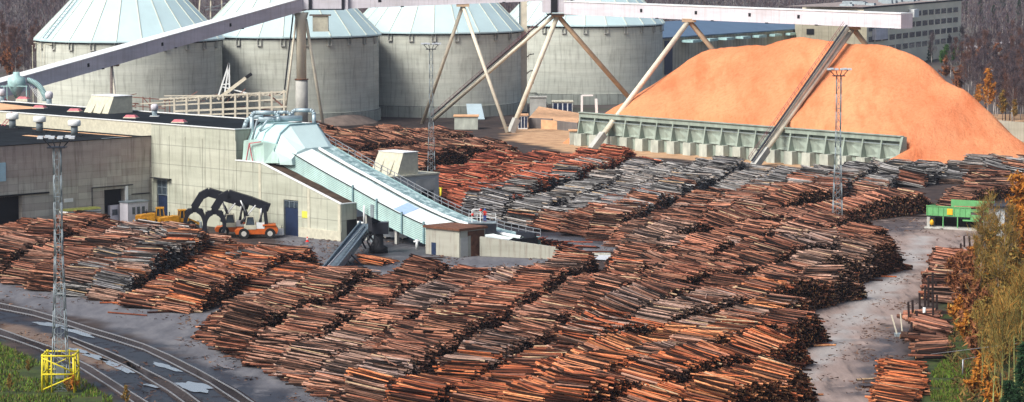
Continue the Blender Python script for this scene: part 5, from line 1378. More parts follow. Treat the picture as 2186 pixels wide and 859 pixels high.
# ================================================================== wheel loaders
def wheel(mb_t, mb_r, c_, r_, w_, axis='y'):
    n = 16
    for mb, rr_, ww in ((mb_t, r_, w_), (mb_r, r_*.5, w_+.06)):
        mb.tube((c_[0], c_[1]-ww/2, c_[2]), (c_[0], c_[1]+ww/2, c_[2]), rr_, n=n, smooth=False)
def add_wheel(t, fr, c_, r_, w_=.6):
    a, b_ = MB(fr), MB(fr); wheel(a, b_, c_, r_, w_); w1 = a.build('wheel', M['tyre'], t); b_.build('rim', M['rim'], w1)
def loader(px_, py_, label, rz, cabc='loader_yellow'):
    g = G(px_, py_); ca, sa = math.cos(rz), math.sin(rz); fr = ((g[0], g[1]), (ca, sa), (-sa, ca))
    t = thing('wheel_loader', label, 'wheel loader', g, group='yellow wheel loaders by the hall')
    mb = MB(fr); mb.prism_y([(-.2, .9), (-3.3, .9), (-3.5, 1.3), (-3.4, 2.1), (-.9, 2.45), (-.2, 2.4)], -.95, .95); mb.build('engine_hood', M['loader_yellow'], t)
    mb = MB(fr); mb.box(-3.9, -3.3, -1.15, 1.15, .7, 1.25); mb.box(-3.52, -3.41, -.6, .6, 1.3, 2.0); mb.build('counterweight', M['loader_yellow'], t)
    mb = MB(fr); mb.box(-.1, 2.2, -.5, .5, .8, 1.5); mb.build('front_frame', M['loader_yellow'], t)
    mb = MB(fr); mb.hex8([(-.1, -.8, 1.5), (1.4, -.8, 1.5), (1.4, .8, 1.5), (-.1, .8, 1.5)], [(.05, -.7, 3.2), (1.15, -.7, 3.2), (1.15, .7, 3.2), (.05, .7, 3.2)]); cb = mb.build('cab', M['glass'], t)
    mb = MB(fr)
    for x0, x1 in ((-.1, .05), (1.4, 1.15)):
        for y_ in (-.8, .8): mb.beam((x0, y_*1.0, 1.5), (x1, y_*.9, 3.2), .16)
    mb.box(-.12, 1.42, -.84, .84, 1.4, 2.0); mb.box(-.1, 1.3, -.82, .82, 3.2, 3.4); mb.beam((.65, -.82, 2), (.6, -.74, 3.2), .12); mb.build('cab_frame', M['loader_yellow'], cb)
    for x_, y_ in ((-2.1, -1.0), (-2.1, 1.0), (1.7, -1.0), (1.7, 1.0)): add_wheel(t, fr, (x_, y_, .8), .8, .62)
    mb = MB(fr)
    for x_ in (-2.1,):
        for y_ in (-1.35, .75): mb.prism_y([(x_-1.05, 1.2), (x_-.6, 1.75), (x_+.6, 1.75), (x_+1.05, 1.2), (x_+.9, 1.15), (x_+.5, 1.62), (x_-.5, 1.62), (x_-.9, 1.15)], y_, y_+.6)
    mb.build('mudguards', M['loader_yellow'], t)
    mb = MB(fr)
    for y_ in (-.45, .45): mb.beam((1.2, y_, 1.9), (3.4, y_, .9), .25, .4)
    mb.build('lift_arms', M['loader_yellow'], t)
    mb = MB(fr); mb.prism_y([(3.3, .3), (4.5, .12), (4.6, .25), (3.6, .5), (3.5, 1.4), (3.3, 1.3)], -1.35, 1.35); mb.build('bucket', M['galv'], t)
    mb = MB(fr); mb.tube((-1.6, .4, 2.3), (-1.6, .4, 3.0), .08); mb.build('exhaust', M['dark'], t)
loader(334, 486, 'yellow wheel loader with tall cab, the left one of the pair by the dark doorway', R(8))
loader(383, 491, 'yellow wheel loader, the right one of the pair, beside the black grapples', R(20))
t = thing('parked_van', 'dark blue vehicle partly hidden behind the left yellow loader', 'van', G(322, 482))
g = G(322, 482); fr = ((g[0], g[1]), (1, 0), (0, 1))
mb = MB(fr); mb.prism_y([(-1.6, .5), (1.8, .5), (1.8, 1.9), (1.2, 2.4), (-1.2, 2.4), (-1.7, 1.5)], -.8, .8); mb.build('body', M['dark_steel'], t)
mb = MB(fr); mb.box(-.9, .6, -.84, -.803, 1.5, 2.2); mb.build('window', M['blue'], t)
for x_ in (-1, 1.1): add_wheel(t, fr, (x_, -.6, .4), .4, .3)
# ================================================================== log stackers with ring grapples
def stacker(px_, py_, label, s_=1.0):
    g = G(px_, py_); fr = ((g[0], g[1]), (-1, -.08), (.08, -1))      # local x to the left of the picture, y to the camera
    t = thing('log_stacker', label, 'log stacker', g, group='log stackers by the cream hall')
    mb = MB(fr); mb.prism_y([(-3.2, .7), (3.4, .7), (3.6, 1.2), (3.2, 1.55), (-1.2, 1.6), (-1.4, 2.0), (-3.0, 2.05), (-3.4, 1.4)], -1.2, 1.2); mb.build('chassis', M['orange'], t)
    mb = MB(fr); mb.box(-3.0, -.9, -1.35, 1.35, 2.05, 2.3); mb.build('deck', M['orange'], t)
    for x_, y_ in ((-2.1, 1.45), (-2.1, -1.45), (2.1, 1.45), (2.1, -1.45)): add_wheel(t, fr, (x_, y_, .85), .85, .6)
    mb = MB(fr); mb.hex8([(.2, -.1, 1.6), (2.0, -.1, 1.6), (2.0, 1.2, 1.6), (.2, 1.2, 1.6)], [(.5, 0, 3.5), (1.6, 0, 3.5), (1.6, 1.1, 3.5), (.5, 1.1, 3.5)]); c_ = mb.build('cab', M['winglass'], t)
    mb = MB(fr); mb.box(.4, 1.7, -.1, 1.2, 3.5, 3.65); mb.box(.1, 2.1, -.15, 1.25, 1.5, 2.2)
    for x0, x1 in ((.2, .5), (2.0, 1.6)):
        for y_ in (-.05, 1.2): mb.beam((x0, y_, 1.6), (x1, y_*.95, 3.5), .14)
    mb.build('cab_frame', M['cream'], c_)
    mb = MB(fr); mb.box(-1.2, .1, .1, 1.2, 1.6, 2.6); mb.build('fuel_tank', M['white'], t)
    mb = MB(fr)
    for y_ in (-.8, .8): mb.beam((-1.6, y_, 1.6), (-1.2, y_, 5.2), .55, .5); mb.beam((-.2, y_, 1.7), (-1.0, y_, 4.8), .3)
    mb.beam((-1.3, -1, 5.1), (-1.3, 1, 5.1), .5); mb.build('mast', M['dark_steel'], t)
    mb = MB(fr)
    for y_ in (-.62, .62):
        mb.beam((-2.0, y_, 4.9), (.8, y_, 6.0), .5, 1.3); mb.beam((.8, y_, 6.0), (4.6, y_, 7.2), .5, 1.35); mb.beam((4.4, y_, 7.25), (5.9, y_, 6.5), .5, 1.25)
    for x_, z_ in ((-1.2, 5.1), (1.5, 6.2), (3.4, 6.8)): mb.beam((x_, -.7, z_), (x_, .7, z_), .5)
    mb.build('main_boom', M['dark_steel'], t)
    mb = MB(fr)
    for y_ in (-.45, .45): mb.beam((5.6, y_, 6.75), (6.9, y_, 4.7), .55, 1.2)
    mb.beam((6.2, -.5, 5.7), (6.2, .5, 5.7), .6); mb.build('stick', M['dark_steel'], t)
    for x0, z0, x1, z1 in ((-.6, 2.6, -1.1+.4, 4.9), (1.4, 3.4, 2.6, 6.2), (2.6, 2.4, .2, 5.4)):
        m_ = ((x0+x1)/2, (z0+z1)/2)
        for y_ in (-1.0, 1.0):
            mb = MB(fr); mb.tube((x0, y_, z0), (m_[0], y_, m_[1]), .17, n=8)
            cy_ = mb.build('hydraulic_cylinder', M['dark_steel'], t)
            mb = MB(fr); mb.tube((m_[0], y_, m_[1]), (x1, y_, z1), .10, n=8)
            mb.build('piston_rod', M['white'], cy_)
    mb = MB(fr); mb.box(5.6, 8.0, -.55, .55, 3.9, 4.5); mb.box(6.3, 7.3, -.45, .45, 4.4, 4.9); mb.box(5.4, 5.9, -.5, .5, 3.5, 4.3); mb.box(7.7, 8.3, -.5, .5, 3.5, 4.3); mb.build('grapple_head', M['dark_steel'], t)
    for sd in (-1, 1):
        for off_ in (-.5, .5):
            mb = MB(fr); pts = []
            for q in range(11):
                th = R(90-sd*(14+q*15.5)); rx, rz_ = 1.85, 2.4
                pts.append((6.8+rx*math.cos(th), 2.3+rz_*math.sin(th)))
            for q in range(10):
                (xa_, za_), (xb_, zb_) = pts[q], pts[q+1]; w0 = .85*(1-q/16); w1 = .85*(1-(q+1)/16)
                def ins(x, z, w_): 
                    dx_, dz_ = 6.8-x, 2.3-z; l_ = math.hypot(dx_, dz_); return (x+dx_/l_*w_, z+dz_/l_*w_)
                ia = ins(xa_, za_, w0); ib = ins(xb_, zb_, w1)
                mb.hex8([(xa_, off_-.28, za_), (xb_, off_-.28, zb_), (ib[0], off_-.28, ib[1]), (ia[0], off_-.28, ia[1])], [(xa_, off_+.28, za_), (xb_, off_+.28, zb_), (ib[0], off_+.28, ib[1]), (ia[0], off_+.28, ia[1])])
            mb.build('grapple_tong', M['dark_steel'], t)
    return t
stacker(506, 503, 'black boomed orange log stacker, farther and more to the left')
stacker(549, 508, 'orange log stacker with black boom and ring grapple, the nearer one')
t = thing('compressor', 'small white compressor unit standing between the stacker and the blue door', 'compressor', G(597, 504))
g = G(597, 504); mb = MB(); mb.cut(g[0]-.75, g[0]+.75, g[1]-.5, g[1]+.5, .2, 1.2, .12); mb.build('body', M['white'], t)
mb = MB(); mb.beam((g[0]+.3, g[1], 1.2), (g[0]+.4, g[1], 1.8), .08); mb.build('handle', M['dark'], t)
t = thing('traffic_cone', 'single red cone on the asphalt in front of the cream wing', 'cone', G(656, 517))
g = G(656, 517); mb = MB(); mb.lathe((g[0], g[1], 0), [(.34, 0), (.34, .06), (.24, .08), (.05, .9)], 12); mb.build('cone_body', M['red'], t)
mb = MB(); mb.lathe((g[0], g[1], 0), [(.19, .38), (.13, .58)], 12); mb.build('stripe', M['white'], t)
# ================================================================== sloping discharge chute in front of the conveyor
t = thing('discharge_conveyor', 'grey blue steel conveyor on struts slanting down to the logs in front of the wing', 'conveyor', G(705, 585))
Pl = G(700, 583, .8); Ph = AT(783, 480, G(760, 530)[1]+2)
mb = MB(); mb.beam(Pl, Ph, 2.0, .35)
d = norm(vsub(Ph, Pl)); a = norm(cross(d, (0, 0, 1)))
for s_ in (-1.0, 1.0): mb.beam(vadd(Pl, vmul(a, s_)), vadd(Ph, vmul(a, s_)), .22, 1.2)
mb.build('trough', M.setdefault('steel2', plain('steel2', (.13,.17,.20), .5, .5, 1.5, .2)), t)
mb = MB()
for f_ in (.18,):
    c_ = vadd(Pl, vmul(vsub(Ph, Pl), f_+.22))
    for s_ in (-.7, .7): mb.beam((c_[0]+a[0]*s_, c_[1]+a[1]*s_, c_[2]), (c_[0]+2.2+s_, c_[1]-2, 0), .18); mb.beam((c_[0]+a[0]*s_, c_[1]+a[1]*s_, c_[2]), (c_[0]-.4+s_, c_[1]-2.4, 0), .18)
mb.build('strut', M['dark_steel'], t)
mb = MB(); mb.cut(Pl[0]-1.0, Pl[0]+1.6, Pl[1]-1.2, Pl[1]+1.2, 0, 1.6, .3); mb.build('foot_hopper', M['steel'], t)
mb = MB(); mb.tube(vadd(Pl, (0, -1.0, 1)), vadd(vadd(Pl, vmul(vsub(Ph, Pl), .95)), (0, -.8, .3)), .12); mb.build('cable_pipe', M['rail'], t)
# feed crane (black) holding a bundle under the conveyor
t = thing('feed_crane', 'black feeding crane with hanging grapple over a log bundle under the conveyor', 'crane', G(800, 552))
g = G(808, 540)
mb = MB(); mb.lathe((g[0], g[1], 0), [(1.5, 0), (1.4, .9), (.8, 1.2), (.7, 4.6)], 12); mb.build('pedestal', M['dark'], t)
mb = MB(); mb.box(g[0]-1.2, g[0]+1.6, g[1]-1.0, g[1]+1.0, 3.0, 4.8); mb.build('cabin', M['dark_steel'], t)
mb = MB(); mb.beam((g[0], g[1], 4.6), (g[0]-1.2, g[1]-2, 5.4), .7); mb.beam((g[0]-1.2, g[1]-2, 5.4), (g[0]-1.0, g[1]-5, 3.6), .6); mb.build('boom', M['dark'], t)
for s_ in (-1, 1):
    mb = MB()
    for o_ in (-.4, .4): mb.beam((g[0]-1+o_, g[1]-5, 3.6), (g[0]-1+o_+s_*.9, g[1]-5, 2.4), .3); mb.beam((g[0]-1+o_+s_*.9, g[1]-5, 2.4), (g[0]-1+o_+s_*.3, g[1]-5, 1.2), .25)
    mb.build('grapple_tong', M['dark'], t)
# white van behind the conveyor
def van(px_, py_, label):
    g = G(px_, py_); fr = ((g[0], g[1]), (.92, -.38), (.38, .92)); t = thing('parked_van', label, 'van', g)
    mb = MB(fr); mb.prism_y([(-2.5, .4), (2.3, .4), (2.4, 1.1), (1.5, 1.35), (.7, 2.1), (-2.3, 2.15), (-2.5, 1.6)], -.9, .9); mb.build('body', M['steel_white'] if 'steel_white' in M else M.setdefault('steel_white', plain('steel_white', (.5,.55,.6), .3, .1, spec=.5)), t)
    for x0, x1 in ((-2.1, -1.1), (-.9, -.1), (.1, .8)):
        mb = MB(fr); mb.box(x0, x1, -.93, -.903, 1.3, 1.9); mb.build('window', M['glass'], t)
    mb = MB(fr); mb.hex8([(1.5, -.75, 1.38), (1.5, .75, 1.38), (1.48, .75, 1.36), (1.48, -.75, 1.36)], [(.78, -.7, 2.08), (.78, .7, 2.08), (.72, .7, 2.05), (.72, -.7, 2.05)]); mb.build('windscreen', M['glass'], t)
    for x_, y_ in ((-1.6, -.75), (1.5, -.75), (-1.6, .75), (1.5, .75)): add_wheel(t, fr, (x_, y_, .36), .36, .25)
    for y_ in (-.7, .7):
        mb = MB(fr); mb.box(2.38, 2.44, y_-.15, y_+.15, .75, 1.0); mb.build('headlight', M['white'], t)
van(846, 511, 'pale silver van parked in the shade behind the curved conveyor')
t = thing('white_standpipe', 'small white standpipe under the lower end of the curved conveyor', 'standpipe', G(890, 533))
g = G(890, 533); mb = MB(); mb.tube(g, (g[0], g[1], 1.6), .22); mb.tube((g[0]-.5, g[1], 1.2), (g[0]+.5, g[1], 1.4), .15); mb.build('pipe_body', M['white'], t)
# ================================================================== person on the conveyor end
def person(base, label, jacket, trousers, helmet):
    t = thing('person', label, 'person', base)
    me = bpy.data.meshes.new('body')
    J = [(0,0,.95), (0,0,1.15), (0,.01,1.38), (0,.0,1.50), (0,-.01,1.60), (0,-.02,1.74),
         (-.10,0,.90), (-.11,-.03,.50), (-.11,.02,.09), (-.11,-.12,.04),
         (.10,0,.90), (.12,-.03,.50), (.13,.02,.09), (.13,-.12,.04),
         (-.20,0,1.40), (-.27,-.02,1.13), (-.22,-.22,.98), (-.20,-.30,.96),
         (.20,0,1.40), (.28,-.02,1.13), (.24,-.22,1.0), (.22,-.30,.99)]
    Ed = [(0,1),(1,2),(2,3),(3,4),(4,5),(0,6),(6,7),(7,8),(8,9),(0,10),(10,11),(11,12),(12,13),(2,14),(14,15),(15,16),(16,17),(2,18),(18,19),(19,20),(20,21)]
    rad = [.15,.145,.16,.065,.09,.085,.10,.07,.05,.04,.10,.07,.05,.04,.065,.05,.04,.035,.065,.05,.04,.035]
    me.from_pydata(J, Ed, []); o = bpy.data.objects.new('body', me); C.objects.link(o); o.parent = t
    md = o.modifiers.new('skin', 'SKIN'); sv = me.skin_vertices[0].data
    for i, r_ in enumerate(rad): sv[i].radius = (r_, r_)
    sv[0].use_root = True
    o.modifiers.new('sub', 'SUBSURF').levels = 1; o.modifiers[-1].render_levels = 1
    me.materials.append(jacket)
    def lp(nm, f, mt): mb = MB(); f(mb); return mb.build(nm, mt, t, local=True)
    lp('trousers', lambda mb: (mb.tube((-.10,0,.93), (-.11,-.03,.5), .115, .09), mb.tube((-.11,-.03,.5), (-.11,.02,.1), .09, .07), mb.tube((.10,0,.93), (.12,-.03,.5), .115, .09), mb.tube((.12,-.03,.5), (.13,.02,.1), .09, .07)), trousers)
    lp('face', lambda mb: mb.lathe((0,-.02,1.56), [(.03,0),(.085,.05),(.098,.12),(.09,.18),(.03,.24)], 12), M['skin'])
    lp('helmet', lambda mb: mb.lathe((0,-.02,1.68), [(.15,0),(.13,.03),(.125,.08),(.07,.15),(.01,.165)], 12), helmet)
    t.scale = (1.12, 1.12, 1.12)
    return t
pb = W(79.0, 10.8); zp = 1.9
pp_ = AT(1035, 474, W(78, 11)[1])
person((pp_[0], pp_[1], pp_[2]), 'person in red jacket and blue helmet on the platform at the conveyor foot', M['red'], M['blue'], M['blue'])
t = thing('end_platform', 'small railed platform with red emergency lamps at the lower end of the conveyor', 'platform', (pp_[0], pp_[1], pp_[2]-.1))
x_, y_, z_ = pp_
mb = MB(); mb.box(x_-2.6, x_+1.8, y_-1.2, y_+1.6, z_-.15, z_-.01); mb.build('floor', M['galv'], t)
mb = MB()
for dx_ in (-2.5, -1.2, .1, 1.7): mb.beam((x_+dx_, y_+1.5, z_), (x_+dx_, y_+1.5, z_+1.1), .07)
for hh in (.55, 1.1): mb.beam((x_-2.5, y_+1.5, z_+hh), (x_+1.7, y_+1.5, z_+hh), .07); mb.beam((x_+1.7, y_-1.1, z_+hh), (x_+1.7, y_+1.5, z_+hh), .07)
for dx_ in (-2.0, -.7): mb.beam((x_+dx_, y_-.6, z_-1.6), (x_+dx_, y_-.6, z_+1.9), .14)
mb.beam((x_-2.0, y_-.6, z_+1.9), (x_-.7, y_-.6, z_+2.1), .14); mb.build('railing', M['white'], t)
for dx_, zz in ((-1.9, 1.2), (-.6, 1.9)):
    mb = MB(); mb.lathe((x_+dx_, y_-.8, z_+zz), [(.12, -.2), (.24, 0), (.12, .2)], 10); mb.build('red_lamp', M['red'], t)
mb = MB(); mb.box(x_-2.6, x_+1.8, y_-1.2, y_+1.6, 0, z_-.16); mb.build('base_block', M['dark_steel'], t)
# ================================================================== green scaling station and hut
g0 = G(1979, 487); g1 = G(2108, 494)
t = thing('sorting_station', 'light green steel log scaling station on concrete posts at the far end of the lane', 'machine', g0)
dx_, dy_ = g1[0]-g0[0], g1[1]-g0[1]; Lg = math.hypot(dx_, dy_); FG = (g0[:2], (dx_/Lg, dy_/Lg), (-dy_/Lg, dx_/Lg))
mb = MB(FG); mb.box(-.1, Lg*.72, -.15, 0, 2.15, 3.75); mb.box(-.1, -0.0, 0, 4.0, 2.15, 3.75); mb.box(Lg*.26, Lg*.98, 3.9, 4.05, 2.6, 4.6); mb.box(Lg*.72, Lg, -.12, 0, 1.7, 2.6); mb.build('side_trough', M['green'], t)
mb = MB(FG)
for k in range(9): mb.box(k*Lg*.09, k*Lg*.09+.09, -.24, -.153, 2.15, 3.75)
mb.box(-.1, Lg*.72, -.26, -.153, 3.7, 3.85); mb.box(Lg*.6, Lg*.95, -.3, -.16, 1.5, 1.75); mb.build('stiffener', M['green'], t)
mb = MB(FG); mb.box(0, Lg, 0, 3.9, 1.9, 2.15); mb.build('chain_bed', M['dark_steel'], t)
for u_ in (Lg*.26, Lg*.5): mb = MB(FG); mb.box(u_, u_+.16, -.1, .1, 0, 2.15); mb.build('leg', M['green'], t)
for u_ in (0, Lg*.97): mb = MB(FG); mb.box(u_-.05, u_+.45, 0, 3.5, 0, 1.9); mb.build('concrete_post', M['concrete'], t)
mb = MB(FG); mb.box(-.3, Lg*.9, -.6, 4.2, 0, .25); mb.build('base_slab', M['concrete'], t)
mb = MB(FG); mb.box(.6, Lg*.92, 2.5, 3.2, .3, 1.9); mb.build('machinery', M['dark'], t)
mb = MB(FG); mb.box(Lg*.34, Lg*.43, -.29, -.262, 2.45, 3.45); mb.build('orange_sign', M['sign_orange'], t)
mb = MB(FG); mb.lathe((.95, -.3, 1.0), [(.0, -.5), (.32, -.3), (.34, .2), (.1, .5)], 12); mb.build('orange_sign', M['sign_orange'], t)
mb = MB(FG); mb.path([(Lg*.9, -.3, .6), (Lg*.88, -.4, 1.6), (Lg*.93, -.2, 2.4), (Lg*.9, -.2, 3.4), (Lg*.97, 0, 4.2)], .28, 8); mb.build('hose', M['dark'], t)
mb = MB(FG)
for k in range(7): mb.tube((2+k*.4, .4+k*.3, 3.4+.1*(k % 3)), (6.2+k*.5, .8+k*.3, 3.5+.15*(k % 2)), .17, n=6)
ob = mb.build('log_load', M['logwood'] if 'logwood' in M else M.setdefault('logwood', plain('logwood', (.34,.15,.09), .85, .4, 2)), base=(g0[0]+4, g0[1], 3.4)); tag(ob, 'few reddish logs lying in the green trough of the scaling station', 'logs')
g = G(2112, 507)
t = thing('control_hut', 'tall narrow white hut with dark flat roof and an orange square beside the green station', 'hut', g)
fr = ((g[0], g[1]), (.99, -.12), (.12, .99))
mb = MB(fr); mb.box(0, 2.4, 0, 3.5, .2, 4.9); mb.build('wall', M['hutwall'] if 'hutwall' in M else M.setdefault('hutwall', plain('hutwall', (.62,.66,.68), .6, .12, .6)), t)
mb = MB(fr); mb.box(-.5, 3.6, -.6, 4.2, 4.9, 5.15); mb.build('roof', M['dark_steel'], t)
mb = MB(fr); mb.box(.2, 1.2, -.05, -.003, 1.9, 2.9); mb.build('orange_sign', M['sign_orange'], t)
mb = MB(fr); mb.box(-1.0, 2.8, -.8, 3.6, 0, .2); mb.build('base_slab', M['concrete'], t)
mb = MB(fr)
for x_ in (.1, .8): mb.beam((x_, 1, 5.1), (x_, 1, 6.4), .08)
mb.build('antenna', M['rail'], t)
# ================================================================== dark stakes (bunk posts) beside the lane
BK = [(1941,691,1939,645),(1949,689,1948,641),(1964,672,1963,626),(1975,650,1975,610),(1982,655,1982,592),(1991,652,1991,582),(1975,655,1974,632),(1992,690,1992,630),(2000,668,2000,630),(2007,600,2007,572),(1946,720,1946,688),(1958,700,1957,664),(2012,580,2012,556),(2028,572,2028,548),(2036,556,2035,530),(2059,528,2058,504),(1985,622,1985,588),(2019,560,2019,545),(2051,548,2051,520),(2048,552,2048,533),(2071,535,2069,505),(2084,533,2080,503),(2067,545,2067,530),(1998,640,1998,600),(2006,625,2006,590)]
for i, (x0, y0, x1, y1) in enumerate(BK):
    g = G(x0, y0); h_ = ZAT(y1, g[1], x1); q = AT(x1, y1, g[1])
    mb = MB(); mb.beam((g[0], g[1], 0), (q[0], g[1], h_), .26, .3)
    if i in (1, 2, 7): mb.beam((g[0], g[1], .35), (g[0]+4.5, g[1]-.6, .35), .35, .45)
    if i in (1, 2, 12, 14): mb.beam((g[0], g[1], 1.2), (g[0]+.9, g[1], .1), .2)
    o = mb.build('stake_post', M['stake'] if 'stake' in M else M.setdefault('stake', plain('stake', (.028,.016,.014), .8, .4, 2)), base=g)
    tag(o, 'dark steel stake standing upright beside the trackside log stacks at right', 'stake', 'dark stakes beside the trackside logs')
t = thing('leaning_poles', 'two pale poles leaning over a pale pallet left of the trackside logs', 'poles', G(1920, 718))
g = G(1915, 718); mb = MB()
mb.beam((g[0], g[1], .2), AT(1903, 673, g[1]), .16); mb.build('pole', M['pole_cream'], t)
mb = MB(); g2 = G(1926, 712); mb.beam(g2, AT(1922, 668, g2[1]), .14); mb.build('pole', M['pole_cream'], t)
mb = MB(); mb.box(g[0]-.3, g[0]+2.2, g[1]-.5, g[1]+.6, 0, .35); mb.build('pallet', M['galv'], t)
g = G(1973, 680); mb = MB(); mb.tube((g[0], g[1], 0), (g[0], g[1], 1.4), .2); o = mb.build('marker_post', M['white'], base=g); tag(o, 'short white marker post between dark stakes and the first trackside logs', 'marker post')
t = thing('wire_fence', 'thin wires running from a grey post to the right edge above the grass', 'wire', G(2055, 805))
g = G(2055, 805); h_ = ZAT(768, g[1], 2055)
mb = MB(); mb.tube((g[0], g[1], 0), (g[0], g[1], h_), .09); mb.build('post', M['rail'], t)
mb = MB(); q = AT(2200, 738, g[1]-5); mb.tube((g[0], g[1], h_), q, .03, n=4); q = AT(2200, 730, g[1]-4); mb.tube((g[0]-3, g[1]+4, h_), q, .03, n=4); mb.build('wire', M['rail'], t)
# ================================================================== trees
def leafmat(name, cols, rough=.8):
    m, nt, b = newmat(name); 
    gi = nt.nodes.new('ShaderNodeNewGeometry'); 
    nt.links.new(ramp(nt, gi.outputs['Random Per Island'], [(i/(len(cols)-1), c) for i, c in enumerate(cols)]), b.inputs['Base Color'])
    b.inputs['Roughness'].default_value = rough; b.inputs['Specular IOR Level'].default_value = .1
    return m
M['twig'] = leafmat('twig', [(.05,.04,.055), (.085,.065,.08), (.13,.085,.075), (.07,.065,.08)])
M['twig_red'] = leafmat('twig_red', [(.12,.06,.05), (.17,.085,.06), (.09,.06,.06)])
M['leaf_orange'] = leafmat('leaf_orange', [(.40,.13,.02), (.55,.22,.03), (.30,.09,.02), (.50,.28,.06)])
M['leaf_rust'] = leafmat('leaf_rust', [(.18,.07,.035), (.28,.10,.04), (.12,.05,.03), (.34,.15,.05)])
M['leaf_olive'] = leafmat('leaf_olive', [(.15,.12,.035), (.25,.19,.05), (.38,.21,.05), (.09,.08,.03), (.42,.17,.03)])
M['needle'] = leafmat('needle', [(.015,.035,.018), (.025,.06,.025), (.04,.09,.035)])
M['leaf_green'] = leafmat('leaf_green', [(.05,.12,.03), (.09,.18,.04), (.03,.08,.025)])
M['trunk_birch'] = plain('trunk_birch', (.40,.36,.33), .8, .5, 3, stretch=(1,1,.4))
M['trunk_green'] = plain('trunk_green', (.28,.30,.10), .8, .3, 2)
M['trunk_dark'] = plain('trunk_dark', (.07,.05,.045), .9, .3, 2)
def tris(rs, pts, dirs, ln, wd):
    """slivers/leaves: pts (n,3), dirs (n,3)"""
    n = len(pts); r = rs.normal(size=(n, 3)); sd = np.cross(dirs, r); sd /= np.linalg.norm(sd, axis=1)[:, None]+1e-9
    A = pts-sd*wd[:, None]/2; B = pts+sd*wd[:, None]/2; Cc = pts+dirs*ln[:, None]
    V = np.stack([A, B, Cc], 1).reshape(-1, 3); F = np.arange(n*3).reshape(-1, 3); return V, F
def tree_meshes(seed, H, kind):
    rs = np.random.RandomState(seed); rr = random.Random(seed)
    mb = MB(); segs = []
    bend = [(rr.uniform(-.02, .02)*H, rr.uniform(-.02, .02)*H) for _ in range(6)]
    P = [(sum(b[0] for b in bend[:i])*.5, sum(b[1] for b in bend[:i])*.5, H*i/5.0) for i in range(6)]
    r0 = .014*H*(.6 if kind in ('willow',) else 1)
    for i in range(5): mb.tube(P[i], P[i+1], r0*(1-i/5.5), r0*(1-(i+1)/5.5), n=6, caps=(i == 0))
    nl = {'birch': 26, 'leafy': 30, 'conifer': 0, 'willow': 18, 'shrub': 14}[kind]; tips = []
    for k in range(nl):
        f = rr.uniform(.25, .97) if kind != 'shrub' else rr.uniform(.05, .7)
        i = min(4, int(f*5)); ft = f*5-i; b0 = tuple(P[i][q]*(1-ft)+P[i+1][q]*ft for q in range(3))
        az = rr.uniform(0, 6.28); L_ = H*(.30*(1-f)+.06)*rr.uniform(.7, 1.2)*(1.6 if kind == 'shrub' else 1); el = R(rr.uniform(35, 65) if kind != 'willow' else rr.uniform(60, 82))
        if kind == 'willow': L_ *= 1.7
        e_ = (b0[0]+L_*math.cos(el)*math.cos(az), b0[1]+L_*math.cos(el)*math.sin(az), b0[2]+L_*math.sin(el))
        mb.tube(b0, e_, r0*.30*(1.1-f), r0*.08, n=4, caps=False); tips.append((b0, e_))
    if kind == 'conifer':
        pts = []; dirs = []
        n = 2600; f = rs.rand(n)**.8; z = H*(.06+.94*f); rad = (H*.19*(1-f)**.85+.1)
        lay = .75+.25*np.sin(f*34+rs.rand(n)*.7); rr_ = rad*lay*np.sqrt(rs.uniform(.25, 1, n)); az = rs.rand(n)*6.283
        pts = np.stack([rr_*np.cos(az), rr_*np.sin(az), z-rr_*.25], 1)
        dirs = np.stack([np.cos(az), np.sin(az), -.35+.3*rs.rand(n)], 1)+rs.normal(0, .3, (n, 3)); dirs /= np.linalg.norm(dirs, axis=1)[:, None]
        V, F = tris(rs, pts, dirs, rs.uniform(.4, .9, n)*H/12, rs.uniform(.15, .3, n)*H/12)
    else:
        pts = []; dirs = []
        per = {'birch': 42, 'leafy': 60, 'willow': 26, 'shrub': 70}[kind]
        for b0, e_ in tips+[(P[3], P[5])]:
            b0 = np.array(b0); e_ = np.array(e_); t_ = rs.rand(per)**.7
            p = b0+(e_-b0)*t_[:, None]+rs.normal(0, H*.018, (per, 3)); pts.append(p)
            dr = (e_-b0)/np.linalg.norm(e_-b0)*.5+np.array([0, 0, .55])+rs.normal(0, .45, (per, 3)); dirs.append(dr/np.linalg.norm(dr, axis=1)[:, None])
        pts = np.concatenate(pts); dirs = np.concatenate(dirs); n = len(pts)
        if kind in ('birch', 'willow'): V, F = tris(rs, pts, dirs, rs.uniform(.6, 1.6, n)*H/13, rs.uniform(.045, .09, n)*H/13)
        else:
            V, F = tris(rs, pts, rs.normal(size=(n, 3)), rs.uniform(.18, .42, n), rs.uniform(.2, .4, n))
    return mb, V, F
TREES = {}
def tree_proto(key, H, kind, lm, tm, seed):
    mb, V, F = tree_meshes(seed, H, kind)
    tm_ = bpy.data.meshes.new('trunk'); tm_.from_pydata(mb.v, [], mb.f); tm_.materials.append(tm); tm_.polygons.foreach_set('use_smooth', [True]*len(mb.f))
    cm = mesh_np('crown', V, F, lm)
    TREES[key] = (tm_, cm, H)
for k in range(4): tree_proto(('birch', k), 13, 'birch', M['twig'], M['trunk_birch'], 40+k)
for k in range(2): tree_proto(('redbirch', k), 12, 'birch', M['twig_red'], M['trunk_dark'], 50+k)
for k in range(2): tree_proto(('orange', k), 12, 'leafy', M['leaf_orange'], M['trunk_birch'], 60+k)
for k in range(2): tree_proto(('rust', k), 5, 'shrub', M['leaf_rust'], M['trunk_dark'], 64+k)
for k in range(2): tree_proto(('oshrub', k), 4, 'shrub', M['leaf_orange'], M['trunk_dark'], 68+k)
for k in range(2): tree_proto(('olive', k), 9, 'leafy', M['leaf_olive'], M['trunk_dark'], 70+k)
for k in range(2): tree_proto(('willow', k), 13, 'willow', M['leaf_olive'], M['trunk_green'], 74+k)
